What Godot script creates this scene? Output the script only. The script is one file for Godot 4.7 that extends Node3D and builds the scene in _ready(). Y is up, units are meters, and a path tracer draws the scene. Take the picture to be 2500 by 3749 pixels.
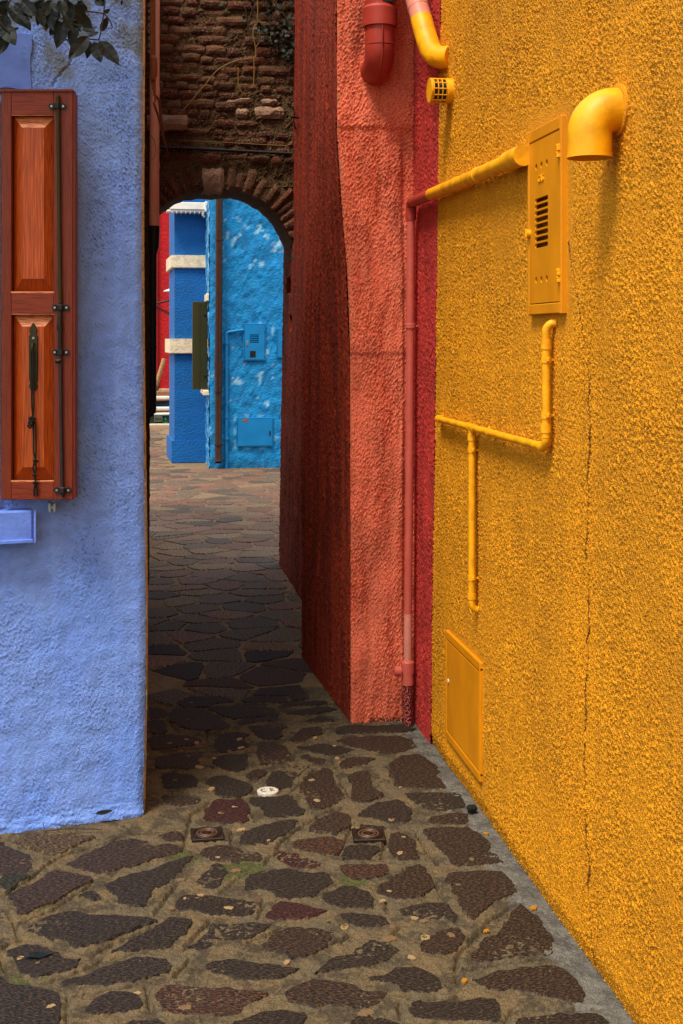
extends Node3D
# A narrow painted alley: x runs across the alley (right is +), y is up, the alley runs towards -z. Metres.

const EYE := 1.55
const STONES := [
	[0,150,5490,204,5568,272,5578,309,5579,380,5514,389,5486,303,5460,271,5413,191,5412,163,5436],
	[0,267,5401,338,5428,410,5417,511,5434,513,5375,539,5346,556,5261,469,5250,408,5241,368,5235,322,5285],
	[0,375,5186,414,5228,525,5235,558,5280,533,5180,462,5173,408,5157,377,5156],
	[1,107,5350,137,5421,209,5416,247,5365,293,5284,327,5206,344,5144,335,5110,248,5090,181,5117,131,5177,105,5276],
	[1,29,5450,90,5415,100,5363,92,5303,31,5281],
	[1,28,5246,80,5244,89,5183,102,5095,27,5090],
	[1,30,5045,111,5055,211,5017,222,4961,190,4912,108,4904,32,4895],
	[0,258,4881,252,4830,315,4810,390,4850,402,4911,389,4956,414,5019,365,5049,307,5047,285,5017,270,4932],
	[1,48,4801,171,4842,222,4824,214,4785,196,4738,215,4677,152,4658,50,4674,46,4742],
	[0,254,4749,297,4772,385,4779,382,4670,362,4616,332,4592,288,4637,259,4679],
	[1,434,4901,495,4908,513,4894,528,4839,541,4775,552,4683,502,4661,469,4652,415,4646,420,4743],
	[0,416,5121,568,5109,547,5043,534,4956,497,4934,459,4946,440,5004,418,5063],
	[0,64,4597,101,4610,174,4589,196,4531,185,4479,145,4459,83,4452,63,4516],
	[0,219,4492,240,4551,284,4563,318,4521,351,4471,381,4432,360,4366,314,4340,256,4357,238,4402,246,4444],
	[1,357,4552,411,4599,433,4567,416,4524,402,4499,367,4523],
	[0,418,4470,460,4563,514,4630,571,4626,597,4603,580,4563,541,4505,519,4454,504,4404,460,4389,434,4415],
	[1,67,4386,119,4378,191,4342,181,4303,140,4285,88,4285,66,4337],
	[2,245,4321,327,4313,343,4261,335,4122,283,4108,229,4124,196,4136,206,4235],
	[0,354,4325,436,4321,488,4334,503,4285,514,4227,527,4169,512,4141,454,4134,404,4142,383,4223,356,4276],
	[0,408,5483,477,5553,606,5520,615,5464,578,5430,486,5445],
	[0,559,5368,603,5433,698,5445,776,5413,751,5390,634,5376,583,5352],
	[0,582,5276,645,5316,723,5349,772,5329,805,5304,749,5275,702,5251,637,5249],
	[0,662,5166,722,5211,765,5180,772,5137,694,5137],
	[0,757,5034,825,5064,942,5046,1035,5049,1049,5000,1073,4979,1014,4948,912,4959,809,4969,752,4978],
	[1,562,4908,582,4993,625,5066,699,5071,698,4986,653,4960,629,4908,588,4899],
	[1,736,4892,802,4925,921,4918,989,4905,1022,4862,1036,4784,1008,4754,949,4705,884,4710,813,4784,770,4833],
	[0,576,4831,628,4844,671,4864,721,4841,749,4805,793,4767,756,4742,703,4719,671,4724,628,4771],
	[1,575,4709,607,4734,640,4689,669,4665,644,4620,612,4644],
	[1,700,4611,727,4666,796,4685,850,4657,816,4613,762,4582,721,4560,700,4573],
	[1,530,4365,561,4474,604,4541,646,4591,670,4559,661,4459,665,4379,678,4292,660,4253,611,4196,565,4179,540,4215,536,4297],
	[1,718,4486,761,4517,798,4511,793,4430,791,4368,809,4271,780,4243,732,4225,701,4230,708,4346],
	[1,864,4504,893,4604,953,4674,1011,4685,1037,4621,1051,4512,1034,4440,1036,4368,1036,4316,964,4327,877,4349,863,4404],
	[0,878,4280,924,4281,984,4276,1067,4268,1067,4209,1054,4122,1018,4120,960,4109,922,4134,892,4203],
	[0,685,4099,736,4177,790,4216,842,4225,869,4196,874,4108,832,4030,779,4039,735,4076],
	[1,897,4023,923,4064,985,4081,1052,4067,1027,3995,948,4000],
	[1,873,3953,927,3970,1025,3966,1043,3905,1061,3846,1042,3767,1047,3720,1056,3674,974,3667,900,3685,898,3763,881,3832],
	[1,765,3938,796,3959,815,3922,825,3862,822,3773,816,3743,775,3730,737,3763,740,3842],
	[0,684,4029,738,4012,762,3995,691,3989],
	[3,447,3912,479,3936,568,3943,606,3912,606,3871,572,3812,529,3827,484,3842,461,3869],
	[1,511,4004,548,4086,592,4116,622,4148,660,4124,666,4077,645,4009,600,3977,545,3985],
	[0,296,3994,344,4055,398,4100,466,4108,498,4089,476,4044,447,3996,410,3959,380,3910,332,3918,295,3936],
	[1,168,3859,183,3912,221,3927,283,3897,343,3856,352,3823,337,3794,276,3800,215,3821,186,3848],
	[2,395,3840,414,3868,465,3821,526,3757,500,3723,449,3739,397,3773],
	[0,145,3669,181,3743,208,3791,243,3771,232,3691,223,3643,204,3625,170,3637],
	[0,282,3634,305,3709,362,3730,423,3728,465,3692,529,3674,530,3616,494,3573,460,3537,415,3524,367,3538,354,3581,320,3600,290,3591],
	[0,85,3535,113,3591,201,3570,308,3531,303,3469,272,3442,228,3449,168,3471,127,3497,93,3508],
	[2,320,3441,354,3494,376,3517,426,3499,465,3464,495,3440,467,3418,414,3401,358,3404,326,3412],
	[1,46,4041,79,4057,111,4057,126,4029,122,3991,84,3985,52,4006],
	[0,577,3788,614,3862,647,3869,713,3838,718,3813,681,3787,667,3758,619,3754,576,3765],
	[3,566,3720,630,3730,702,3715,706,3654,659,3632,597,3620,577,3652],
	[1,654,3569,685,3592,738,3642,766,3690,807,3702,825,3673,815,3601,808,3531,786,3500,723,3483,685,3496,654,3521],
	[0,498,3538,546,3586,591,3586,621,3533,634,3490,619,3440,568,3444,522,3468,497,3491],
	[0,513,3405,548,3412,601,3391,643,3372,645,3335,603,3323,564,3335,527,3372],
	[0,682,3411,714,3438,772,3449,819,3435,832,3394,831,3343,791,3343,747,3338,707,3350,733,3365,690,3378],
	[1,862,3618,942,3629,1030,3615,1036,3546,1033,3474,980,3440,930,3392,874,3322,855,3364,858,3472],
	[1,814,3136,868,3210,933,3274,996,3369,1025,3405,1041,3335,1046,3257,1051,3182,1023,3115,962,3102,877,3098,818,3107],
	[1,694,3201,757,3276,816,3280,830,3240,793,3186,749,3146,698,3165],
	[1,784,3019,890,3046,988,3058,1027,3024,1040,2968,1038,2917,1011,2871,952,2900,888,2950,812,2962],
	[0,615,2932,698,2929,821,2920,818,2871,800,2826,679,2849,608,2875],
	[0,844,2819,903,2829,1007,2827,1041,2808,1034,2734,835,2756],
	[1,296,3274,347,3336,411,3353,492,3313,478,3271,432,3202,371,3191,350,3215,310,3254],
	[0,411,3104,467,3172,522,3188,574,3257,603,3261,646,3186,610,3150,551,3126,478,3114],
	[0,536,3066,588,3073,632,3098,686,3093,709,3039,712,2985,683,2975,616,2985,590,3027,545,3049],
	[1,329,3022,370,3050,407,3070,469,3053,522,3004,567,2985,550,2952,503,2920,452,2942,381,2960,335,2978],
	[3,33,3046,56,3098,144,3081,218,3062,290,3028,268,2995,233,2972,202,2942,121,2955,46,2987],
	[0,153,3180,197,3205,253,3185,303,3165,384,3128,362,3108,303,3090,246,3099,192,3127,166,3146],
	[0,110,3285,153,3348,180,3407,222,3410,270,3398,342,3382,316,3350,263,3309,195,3302,153,3266],
	[0,195,2903,233,2931,299,2945,369,2927,367,2896,342,2853,211,2874],
	[0,467,2874,496,2897,549,2868,580,2843,573,2811,452,2830],
	[0,-301,3454,-246,3529,-197,3541,-146,3514,-66,3492,21,3464,37,3452,-24,3411,-84,3358,-130,3331,-169,3329,-196,3376,-244,3392],
	[0,-82,3290,-24,3349,37,3411,70,3457,128,3438,122,3380,88,3332,59,3293,-4,3303],
	[0,-337,3338,-293,3365,-240,3331,-190,3282,-147,3267,-164,3229,-230,3192,-267,3190,-297,3234,-316,3277],
	[0,-197,3149,-132,3192,-65,3238,-4,3253,58,3235,76,3192,64,3170,15,3146,-49,3133,-115,3136],
	[0,-343,3209,-301,3157,-244,3133,-194,3096,-183,3030,-186,2975,-197,2930,-349,2954,-391,3156],
	[0,-128,3007,-113,3069,-77,3089,-40,3083,4,3036,-4,3009,-39,2987,-92,2988],
	[0,-56,2948,-21,2953,32,2948,52,2925,31,2895,-66,2910],
	[1,-434,4065,-412,4037,-387,4000,-339,3945,-321,3881,-324,3836,-349,3817,-409,3827,-452,3947],
	[5,-407,3816,-354,3811,-317,3791,-343,3752,-368,3713,-398,3725],
	[1,-365,3658,-358,3698,-313,3740,-273,3798,-242,3816,-199,3787,-150,3758,-140,3734,-176,3691,-209,3654,-240,3605,-297,3556,-323,3534,-347,3589],
	[1,-223,3858,-187,3906,-146,3963,-90,4004,-37,4029,11,3996,36,3959,81,3969,120,3918,85,3884,42,3863,-20,3819,-109,3780,-151,3794],
	[0,-116,3695,-49,3742,26,3789,103,3846,150,3862,126,3804,94,3720,57,3675,22,3619,10,3547,-24,3546,-61,3578,-73,3627],
	[0,-180,3643,-140,3657,-116,3613,-132,3602],
	[4,-396,4059,-327,4099,-214,4081,-149,4063,-209,3989,-268,3934,-318,3990]]
const GROOVES := [
	[-238,3159,-100,3251],
	[-101,3260,-137,3298,-242,3370,-312,3403],
	[-129,3293,-24,3384,37,3438],
	[-328,3486,-244,3557,-218,3612],
	[-365,3576,-332,3486,-315,3412],
	[-358,3358,-312,3403],
	[-356,3332,-333,3239],
	[-174,3093,-168,2964],
	[-172,3089,-22,3125],
	[9,3109,21,2977],
	[75,3137,120,3234],
	[102,3287,182,3435],
	[-101,3256,16,3292],
	[29,3491,60,3569],
	[-392,3669,-316,3783,-271,3888,-208,3965,-116,4016,-60,4057,62,3964],
	[-329,3486,-247,3554,-191,3645,-137,3720],
	[-370,3593,-340,3512,-317,3418],
	[-433,4115,-352,4028,-284,3945],
	[-255,4131,-156,4081],
	[-48,4151,-24,4061,63,4064],
	[-108,3356,37,3466],
	[164,3848,200,3831,276,3796,337,3786,385,3748,452,3716,530,3681],
	[352,3784,400,3855,417,3933,489,4042,553,4122],
	[349,4238,362,4115],
	[127,3937,136,4062,159,4192,207,4279],
	[267,3940,279,4066],
	[58,3579,98,3676],
	[211,3596,281,3698],
	[304,3425,332,3543],
	[120,3317,183,3443],
	[266,3294,383,3375],
	[577,3811,621,3927,661,4051],
	[702,3753,753,3949],
	[850,3977,852,3849,864,3690],
	[704,3737,753,3718,856,3698],
	[704,3625,747,3655,760,3690,781,3699],
	[825,3592,823,3529,823,3441,823,3332],
	[830,3217,925,3341],
	[665,3472,651,3403],
	[504,3257,539,3303],
	[638,3270,670,3319,716,3324],
	[442,4387,504,4374,550,4458,609,4578],
	[502,4361,517,4259,543,4167,573,4154,629,4185,675,4178],
	[461,4001,573,4154],
	[684,4510,689,4419,701,4247],
	[536,4859,551,4783,559,4682],
	[554,4783,624,4742,691,4701,802,4724],
	[540,4858,673,4880],
	[649,4022,668,4063],
	[690,4565,691,4681],
	[27,5079,145,5077,263,5053,363,5106],
	[26,4844,107,4868,245,4893],
	[248,5090,248,4914],
	[25,4654,194,4614],
	[98,5265,139,5106],
	[32,4425,111,4405,193,4383,227,4353,352,4342],
	[138,4072,160,4218,228,4328],
	[286,4600,333,4519,405,4436],
	[239,4781,386,4799],
	[223,5395,307,5281,364,5224],
	[342,4319,365,4118],
	[227,4733,252,4652],
	[368,4382,390,4404],
	[767,3126,900,3305,1023,3419],
	[766,3076,900,3083,1021,3092],
	[777,3142,748,3003],
	[848,2866,1038,2842],
	[807,2816,843,2867],
	[738,2943,619,2951],
	[592,2945,580,2860],
	[428,3219,542,3297]]
const SPOTS := [
	[236,5280,12],
	[233,4426,15],
	[260,4746,9],
	[366,4853,13],
	[321,4819,11],
	[111,4533,8],
	[307,4249,14],
	[253,4196,9],
	[204,4942,12],
	[202,4660,16],
	[102,4947,10],
	[181,5238,5],
	[369,4960,13],
	[178,4310,6],
	[169,4787,8],
	[139,4852,10],
	[205,5485,8],
	[166,4986,9],
	[532,4736,6],
	[576,4259,13],
	[584,4460,11],
	[660,4931,12],
	[711,4629,6],
	[708,4678,11],
	[821,4945,6],
	[877,4342,6],
	[719,4823,7],
	[789,4052,9],
	[664,4002,11],
	[253,4194,9],
	[307,4249,16],
	[307,4045,13],
	[221,3837,7],
	[107,3695,12],
	[115,3570,6],
	[231,3492,12],
	[159,3584,9],
	[383,3944,6],
	[77,3517,11],
	[268,3735,14],
	[665,4004,10],
	[790,4050,9],
	[764,3786,11],
	[800,3906,6],
	[966,3710,9],
	[652,3473,9],
	[524,3334,12],
	[682,3529,7],
	[738,3336,12],
	[717,3356,10],
	[720,3241,12],
	[790,3246,12],
	[883,3541,7],
	[-15,3068,11],
	[-210,3041,10],
	[-257,3258,5],
	[-302,3289,9],
	[97,2987,14],
	[353,3167,10],
	[525,3334,13],
	[506,2901,18],
	[624,3249,20],
	[664,3144,11],
	[721,3243,13],
	[487,3376,6],
	[1049,3367,-12],
	[887,3256,-8],
	[1061,3897,-8],
	[766,3011,-9]]
const LEAVES := [
	[-124,2403,-3736,-79,2350,-3717],
	[-139,2404,-3757,-123,2355,-3740],
	[-152,2416,-3795,-158,2376,-3804],
	[-152,2408,-3709,-193,2354,-3691],
	[-136,2428,-3741,-166,2436,-3746],
	[-128,2452,-3844,-148,2442,-3838],
	[-121,2449,-3821,-105,2480,-3809],
	[-112,2494,-3791,-98,2506,-3793],
	[-191,2466,-3803,-204,2413,-3780],
	[-224,2470,-3792,-240,2406,-3775],
	[-237,2475,-3815,-262,2443,-3827],
	[-202,2478,-3822,-185,2453,-3806],
	[-175,2484,-3753,-152,2443,-3758],
	[-199,2506,-3837,-184,2468,-3826],
	[-160,2503,-3810,-177,2522,-3787],
	[-217,2537,-3818,-208,2478,-3790],
	[-234,2525,-3776,-225,2484,-3752],
	[-266,2503,-3788,-260,2451,-3759],
	[-284,2499,-3852,-283,2462,-3858],
	[-294,2492,-3748,-282,2451,-3748],
	[-295,2530,-3866,-302,2484,-3859],
	[-319,2510,-3822,-311,2493,-3818],
	[-333,2521,-3807,-321,2484,-3799],
	[-366,2515,-3790,-336,2484,-3772],
	[-383,2510,-3825,-332,2458,-3791],
	[-402,2464,-3842,-372,2412,-3810],
	[-393,2446,-3866,-406,2393,-3838],
	[-383,2443,-3838,-362,2454,-3838],
	[-413,2502,-3869,-390,2459,-3837],
	[-406,2544,-3874,-408,2484,-3862],
	[-387,2537,-3844,-411,2505,-3850],
	[-139,2541,-3823,-119,2524,-3806],
	[-179,2509,-3751,-210,2476,-3764],
	[-254,2534,-3844,-272,2470,-3816],
	[-162,2463,-3721,-184,2485,-3702],
	[-281,2526,-3785,-313,2495,-3794],
	[-346,2521,-3779,-309,2481,-3752],
	[-242,2518,-3845,-255,2484,-3855],
	[-57,2533,-3779,-63,2523,-3789],
	[-206,2513,-3817,-225,2480,-3817],
	[-314,2535,-3857,-335,2511,-3830],
	[-259,2529,-3795,-276,2486,-3767],
	[-171,2522,-3754,-187,2492,-3763],
	[-409,2517,-3832,-394,2487,-3838],
	[-225,2478,-3746,-201,2438,-3736],
	[-393,2493,-3831,-402,2454,-3836]]
const STEMS := [
	[-108,2555,-3781,-108,2531,-3781,-114,2476,-3782,-120,2440,-3783,-126,2416,-3784],
	[-189,2508,-3794,-181,2498,-3792,-157,2498,-3789,-114,2492,-3782,-94,2472,-3779,-87,2452,-3778,-91,2448,-3778],
	[-259,2508,-3804,-252,2488,-3803,-224,2476,-3799,-189,2472,-3794],
	[-244,2444,-3802,-236,2426,-3801,-204,2412,-3796,-173,2416,-3791,-149,2418,-3787,-126,2416,-3784],
	[-204,2468,-3796,-189,2458,-3794,-169,2454,-3790,-157,2444,-3789],
	[-409,2472,-3828,-397,2452,-3826,-382,2439,-3823,-385,2432,-3824],
	[-291,2555,-3809,-279,2516,-3808,-252,2488,-3803],
	[-369,2555,-3821,-385,2516,-3824,-383,2492,-3824]]
const CABLES := [
	[717,3730,720,3621,716,3584,725,3563,731,3512,731,3439,710,3396],
	[713,3542,694,3517,691,3462,704,3402,707,3353,697,3329,597,3310,513,3274,459,3236,404,3168,339,3088,267,3001,225,2956,165,2877,106,2821,52,2799],
	[694,3329,697,3232,691,3141],
	[597,3265,597,3156,622,3102,646,3097]]


class MB:
	# collects triangles of one mesh
	var v := PackedVector3Array()
	var n := PackedVector3Array()
	var t := PackedVector2Array()
	var c := PackedColorArray()
	var tint := Color.WHITE
	var use_tint := false
	var org := Vector3.ZERO

	func tri(a: Vector3, b: Vector3, d: Vector3, na: Vector3, nb: Vector3, nd: Vector3, ua := Vector2.ZERO, ub := Vector2.ZERO, ud := Vector2.ZERO) -> void:
		if (b - a).cross(d - a).dot(na + nb + nd) > 0.0:
			var s := b; b = d; d = s
			s = nb; nb = nd; nd = s
			var q := ub; ub = ud; ud = q
		v.append(a - org); v.append(b - org); v.append(d - org)
		n.append(na); n.append(nb); n.append(nd)
		t.append(ua); t.append(ub); t.append(ud)
		if use_tint:
			c.append(tint); c.append(tint); c.append(tint)

	func face(p: Array, hint: Vector3) -> void:
		var nn: Vector3 = (p[1] - p[0]).cross(p[2] - p[0])
		if nn.length() < 1e-12 and p.size() > 3:
			nn = (p[2] - p[0]).cross(p[3] - p[0])
		nn = nn.normalized()
		if nn.dot(hint) < 0.0:
			nn = -nn
		for i in range(1, p.size() - 1):
			tri(p[0], p[i], p[i + 1], nn, nn, nn)

	func box(at: Vector3, half: Vector3, b := Basis(), bev := 0.0) -> void:
		var h := half
		bev = minf(bev, minf(h.x, minf(h.y, h.z)) * 0.9)
		if bev <= 0.0:
			for ax in 3:
				for s in [-1.0, 1.0]:
					var o := (ax + 1) % 3
					var w := (ax + 2) % 3
					var q := []
					for k in [[-1, -1], [1, -1], [1, 1], [-1, 1]]:
						var p := Vector3.ZERO
						p[ax] = s * h[ax]; p[o] = k[0] * h[o]; p[w] = k[1] * h[w]
						q.append(at + b * p)
					var hn := Vector3.ZERO
					hn[ax] = s
					face(q, b * hn)
			return
		var cv := func(sg: Vector3, ax: int) -> Vector3:
			var p := Vector3(sg.x * (h.x - bev), sg.y * (h.y - bev), sg.z * (h.z - bev))
			p[ax] = sg[ax] * h[ax]
			return at + b * p
		for ax in 3:
			var o := (ax + 1) % 3
			var w := (ax + 2) % 3
			for s in [-1.0, 1.0]:
				var q := []
				for k in [[-1, -1], [1, -1], [1, 1], [-1, 1]]:
					var sg := Vector3.ZERO
					sg[ax] = s; sg[o] = k[0]; sg[w] = k[1]
					q.append(cv.call(sg, ax))
				var hn := Vector3.ZERO
				hn[ax] = s
				face(q, b * hn)
			for s1 in [-1.0, 1.0]:
				for s2 in [-1.0, 1.0]:
					var g0 := Vector3.ZERO
					g0[ax] = -1; g0[o] = s1; g0[w] = s2
					var g1 := g0
					g1[ax] = 1
					var hn2 := Vector3.ZERO
					hn2[o] = s1; hn2[w] = s2
					face([cv.call(g0, o), cv.call(g1, o), cv.call(g1, w), cv.call(g0, w)], b * hn2)
		for x in [-1.0, 1.0]:
			for y in [-1.0, 1.0]:
				for z in [-1.0, 1.0]:
					var sg := Vector3(x, y, z)
					face([cv.call(sg, 0), cv.call(sg, 1), cv.call(sg, 2)], b * sg)

	func tube(p: PackedVector3Array, r: float, seg := 14, caps := true, radii := PackedFloat32Array(), flat := 1.0) -> void:
		var m := p.size()
		var up := Vector3.UP
		var d0 := (p[1] - p[0]).normalized()
		if absf(d0.dot(up)) > 0.9:
			up = Vector3.RIGHT
		var sx := d0.cross(up).normalized()
		var rings := []
		var norms := []
		for i in m:
			var d: Vector3
			if i == 0:
				d = p[1] - p[0]
			elif i == m - 1:
				d = p[i] - p[i - 1]
			else:
				d = (p[i] - p[i - 1]).normalized() + (p[i + 1] - p[i]).normalized()
			d = d.normalized()
			sx = (sx - d * sx.dot(d)).normalized()
			var sy := d.cross(sx)
			var rr := r if radii.is_empty() else radii[i]
			var ring := PackedVector3Array()
			var nr := PackedVector3Array()
			for k in seg + 1:
				var a := TAU * k / seg
				var e := sx * cos(a) + sy * sin(a) * flat
				ring.append(p[i] + e * rr)
				nr.append(e.normalized())
			rings.append(ring); norms.append(nr)
		for i in m - 1:
			if p[i].distance_to(p[i + 1]) < 1e-7 and radii.is_empty():
				continue
			var same := radii.is_empty() or absf(radii[i] - radii[i + 1]) < 1e-6
			for k in seg:
				var a: Vector3 = rings[i][k]; var b: Vector3 = rings[i][k + 1]
				var e: Vector3 = rings[i + 1][k]; var g: Vector3 = rings[i + 1][k + 1]
				if same or p[i].distance_to(p[i + 1]) > absf(radii[i] - radii[i + 1]) * 1.5:
					tri(a, b, g, norms[i][k], norms[i][k + 1], norms[i + 1][k + 1], Vector2(float(k) / seg, i), Vector2(float(k + 1) / seg, i), Vector2(float(k + 1) / seg, i + 1))
					tri(a, g, e, norms[i][k], norms[i + 1][k + 1], norms[i + 1][k], Vector2(float(k) / seg, i), Vector2(float(k + 1) / seg, i + 1), Vector2(float(k) / seg, i + 1))
				else:
					var hint: Vector3 = norms[i][k] * 0.3 + (p[i + 1] - p[i]).normalized() * (1.0 if radii[i] > radii[i + 1] else -1.0)
					face([a, b, g, e], hint)
		if caps:
			for e in [0, m - 1]:
				var dd := (p[1] - p[0]) if e == 0 else (p[m - 1] - p[m - 2])
				dd = dd.normalized() * (-1.0 if e == 0 else 1.0)
				for k in seg:
					tri(p[e], rings[e][k], rings[e][k + 1], dd, dd, dd)

	func poly(pts: PackedVector2Array, xf: Transform3D, depth: float, bev := 0.0) -> void:
		# outline in local xy, front face at local z = depth, back at 0
		var idx := Geometry2D.triangulate_polygon(pts)
		var cw := Geometry2D.is_polygon_clockwise(pts)
		var m := pts.size()
		var ins := PackedVector2Array()
		for i in m:
			var a := pts[(i + m - 1) % m]; var b := pts[i]; var e := pts[(i + 1) % m]
			var nn := ((b - a).normalized().orthogonal() + (e - b).normalized().orthogonal()).normalized()
			if cw:
				nn = -nn
			ins.append(b - nn * bev)
		var zf := xf.basis.z.normalized()
		for i in range(0, idx.size(), 3):
			var q := [ins[idx[i]], ins[idx[i + 1]], ins[idx[i + 2]]]
			tri(xf * Vector3(q[0].x, q[0].y, depth), xf * Vector3(q[1].x, q[1].y, depth), xf * Vector3(q[2].x, q[2].y, depth), zf, zf, zf, q[0], q[1], q[2])
			var w := [pts[idx[i]], pts[idx[i + 1]], pts[idx[i + 2]]]
			tri(xf * Vector3(w[0].x, w[0].y, 0), xf * Vector3(w[1].x, w[1].y, 0), xf * Vector3(w[2].x, w[2].y, 0), -zf, -zf, -zf, w[0], w[1], w[2])
		for i in m:
			var j := (i + 1) % m
			var out := (pts[j] - pts[i]).normalized().orthogonal()
			if cw:
				out = -out
			var o3 := xf.basis * Vector3(out.x, out.y, 0)
			var a := Vector3(pts[i].x, pts[i].y, 0); var b := Vector3(pts[j].x, pts[j].y, 0)
			var d1 := depth - bev
			face([xf * a, xf * b, xf * (b + Vector3(0, 0, d1)), xf * (a + Vector3(0, 0, d1))], o3)
			if bev > 0.0:
				face([xf * (a + Vector3(0, 0, d1)), xf * (b + Vector3(0, 0, d1)), xf * Vector3(ins[j].x, ins[j].y, depth), xf * Vector3(ins[i].x, ins[i].y, depth)], o3 + zf)

	func mesh() -> ArrayMesh:
		var a := []
		a.resize(Mesh.ARRAY_MAX)
		a[Mesh.ARRAY_VERTEX] = v
		a[Mesh.ARRAY_NORMAL] = n
		a[Mesh.ARRAY_TEX_UV] = t
		if use_tint:
			a[Mesh.ARRAY_COLOR] = c
		var m := ArrayMesh.new()
		m.add_surface_from_arrays(Mesh.PRIMITIVE_TRIANGLES, a)
		return m

var M := {}
var taken := {}
var org := Vector3.ZERO
var rng := RandomNumberGenerator.new()
var n_lump := FastNoiseLite.new()
var n_fine := FastNoiseLite.new()
var n_wave := FastNoiseLite.new()
var n_cell := FastNoiseLite.new()

# ---------------------------------------------------------------- helpers
func P(x: float, h: float, d: float) -> Vector3:
	return Vector3(x, h, -d)

func numbered(called: String) -> String:
	if not taken.has(called):
		taken[called] = 0
		return called
	taken[called] += 1
	return "%s_%03d" % [called, taken[called]]

func tag(o: Node, label: String, category: String, group := "") -> void:
	o.set_meta("label", label)
	o.set_meta("category", category)
	if group:
		o.set_meta("group", group)

func thing(called: String, at: Vector3, label: String, category: String, group := "") -> Node3D:
	var o := Node3D.new()
	o.name = numbered(called)
	add_child(o)
	o.position = at
	org = at
	tag(o, label, category, group)
	return o

func mb() -> MB:
	var b := MB.new()
	b.org = org
	return b

func put(called: String, b: MB, m: Material, parent: Node) -> MeshInstance3D:
	return putm(called, b.mesh(), m, parent)

func putm(called: String, me: Mesh, m: Material, parent: Node) -> MeshInstance3D:
	var o := MeshInstance3D.new()
	o.name = called
	o.mesh = me
	o.material_override = m
	o.cast_shadow = GeometryInstance3D.SHADOW_CASTING_SETTING_ON
	parent.add_child(o, true)
	return o

func steps(a: float, b: float, s: float) -> PackedFloat32Array:
	var r := PackedFloat32Array()
	var k := maxi(1, int(round(absf(b - a) / s)))
	for i in k + 1:
		r.append(a + (b - a) * i / k)
	return r

func joined(parts: Array) -> PackedFloat32Array:
	var r := PackedFloat32Array()
	for q in parts:
		for x in q:
			if r.is_empty() or absf(x - r[r.size() - 1]) > 1e-5:
				r.append(x)
	return r

# a rendered wall face: grid of u by v, base point from where(u, v), pushed out along out by relief(u, v)
func sheet(us: PackedFloat32Array, vs: PackedFloat32Array, where: Callable, out: Vector3, relief: Callable, dye = null) -> ArrayMesh:
	var nu := us.size()
	var nv := vs.size()
	var p := PackedVector3Array()
	p.resize(nu * nv)
	var uv := PackedVector2Array()
	uv.resize(nu * nv)
	var col := PackedColorArray()
	if dye != null:
		col.resize(nu * nv)
	var k := 0
	for j in nv:
		for i in nu:
			p[k] = where.call(us[i], vs[j]) + out * relief.call(us[i], vs[j]) - org
			uv[k] = Vector2(us[i], vs[j])
			if dye != null:
				col[k] = dye.call(us[i], vs[j])
			k += 1
	var nn := PackedVector3Array()
	nn.resize(nu * nv)
	k = 0
	for j in nv:
		for i in nu:
			var a := p[j * nu + maxi(i - 1, 0)]
			var b := p[j * nu + mini(i + 1, nu - 1)]
			var d := p[maxi(j - 1, 0) * nu + i]
			var e := p[mini(j + 1, nv - 1) * nu + i]
			var q := (b - a).cross(e - d).normalized()
			nn[k] = q if q.dot(out) > 0.0 else -q
			k += 1
	var idx := PackedInt32Array()
	idx.resize((nu - 1) * (nv - 1) * 6)
	var flip := (p[1] - p[0]).cross(p[nu] - p[0]).dot(out) > 0.0
	k = 0
	for j in nv - 1:
		for i in nu - 1:
			var a := j * nu + i
			var b := a + 1
			var d := a + nu
			var e := d + 1
			if flip:
				idx[k] = a; idx[k + 1] = e; idx[k + 2] = b; idx[k + 3] = a; idx[k + 4] = d; idx[k + 5] = e
			else:
				idx[k] = a; idx[k + 1] = b; idx[k + 2] = e; idx[k + 3] = a; idx[k + 4] = e; idx[k + 5] = d
			k += 6
	var ar := []
	ar.resize(Mesh.ARRAY_MAX)
	ar[Mesh.ARRAY_VERTEX] = p
	ar[Mesh.ARRAY_NORMAL] = nn
	ar[Mesh.ARRAY_TEX_UV] = uv
	if dye != null:
		ar[Mesh.ARRAY_COLOR] = col
	ar[Mesh.ARRAY_INDEX] = idx
	var m := ArrayMesh.new()
	m.add_surface_from_arrays(Mesh.PRIMITIVE_TRIANGLES, ar)
	return m

func noise_tex(freq: float, stops: Array, seed_: int, size := 512, type := FastNoiseLite.TYPE_SIMPLEX_SMOOTH, oct := 4) -> NoiseTexture2D:
	var f := FastNoiseLite.new()
	f.noise_type = type
	f.seed = seed_
	f.frequency = freq
	f.fractal_octaves = oct
	if type == FastNoiseLite.TYPE_CELLULAR:
		f.fractal_type = FastNoiseLite.FRACTAL_NONE
	var t := NoiseTexture2D.new()
	t.width = size
	t.height = size
	t.seamless = true
	t.seamless_blend_skirt = 0.2
	t.noise = f
	if not stops.is_empty():
		var g := Gradient.new()
		var offs := PackedFloat32Array()
		var cols := PackedColorArray()
		for s in stops:
			offs.append(s[0]); cols.append(s[1])
		g.offsets = offs
		g.colors = cols
		t.color_ramp = g
	return t

func gr(x: float) -> Color:
	return Color(x, x, x)

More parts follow.
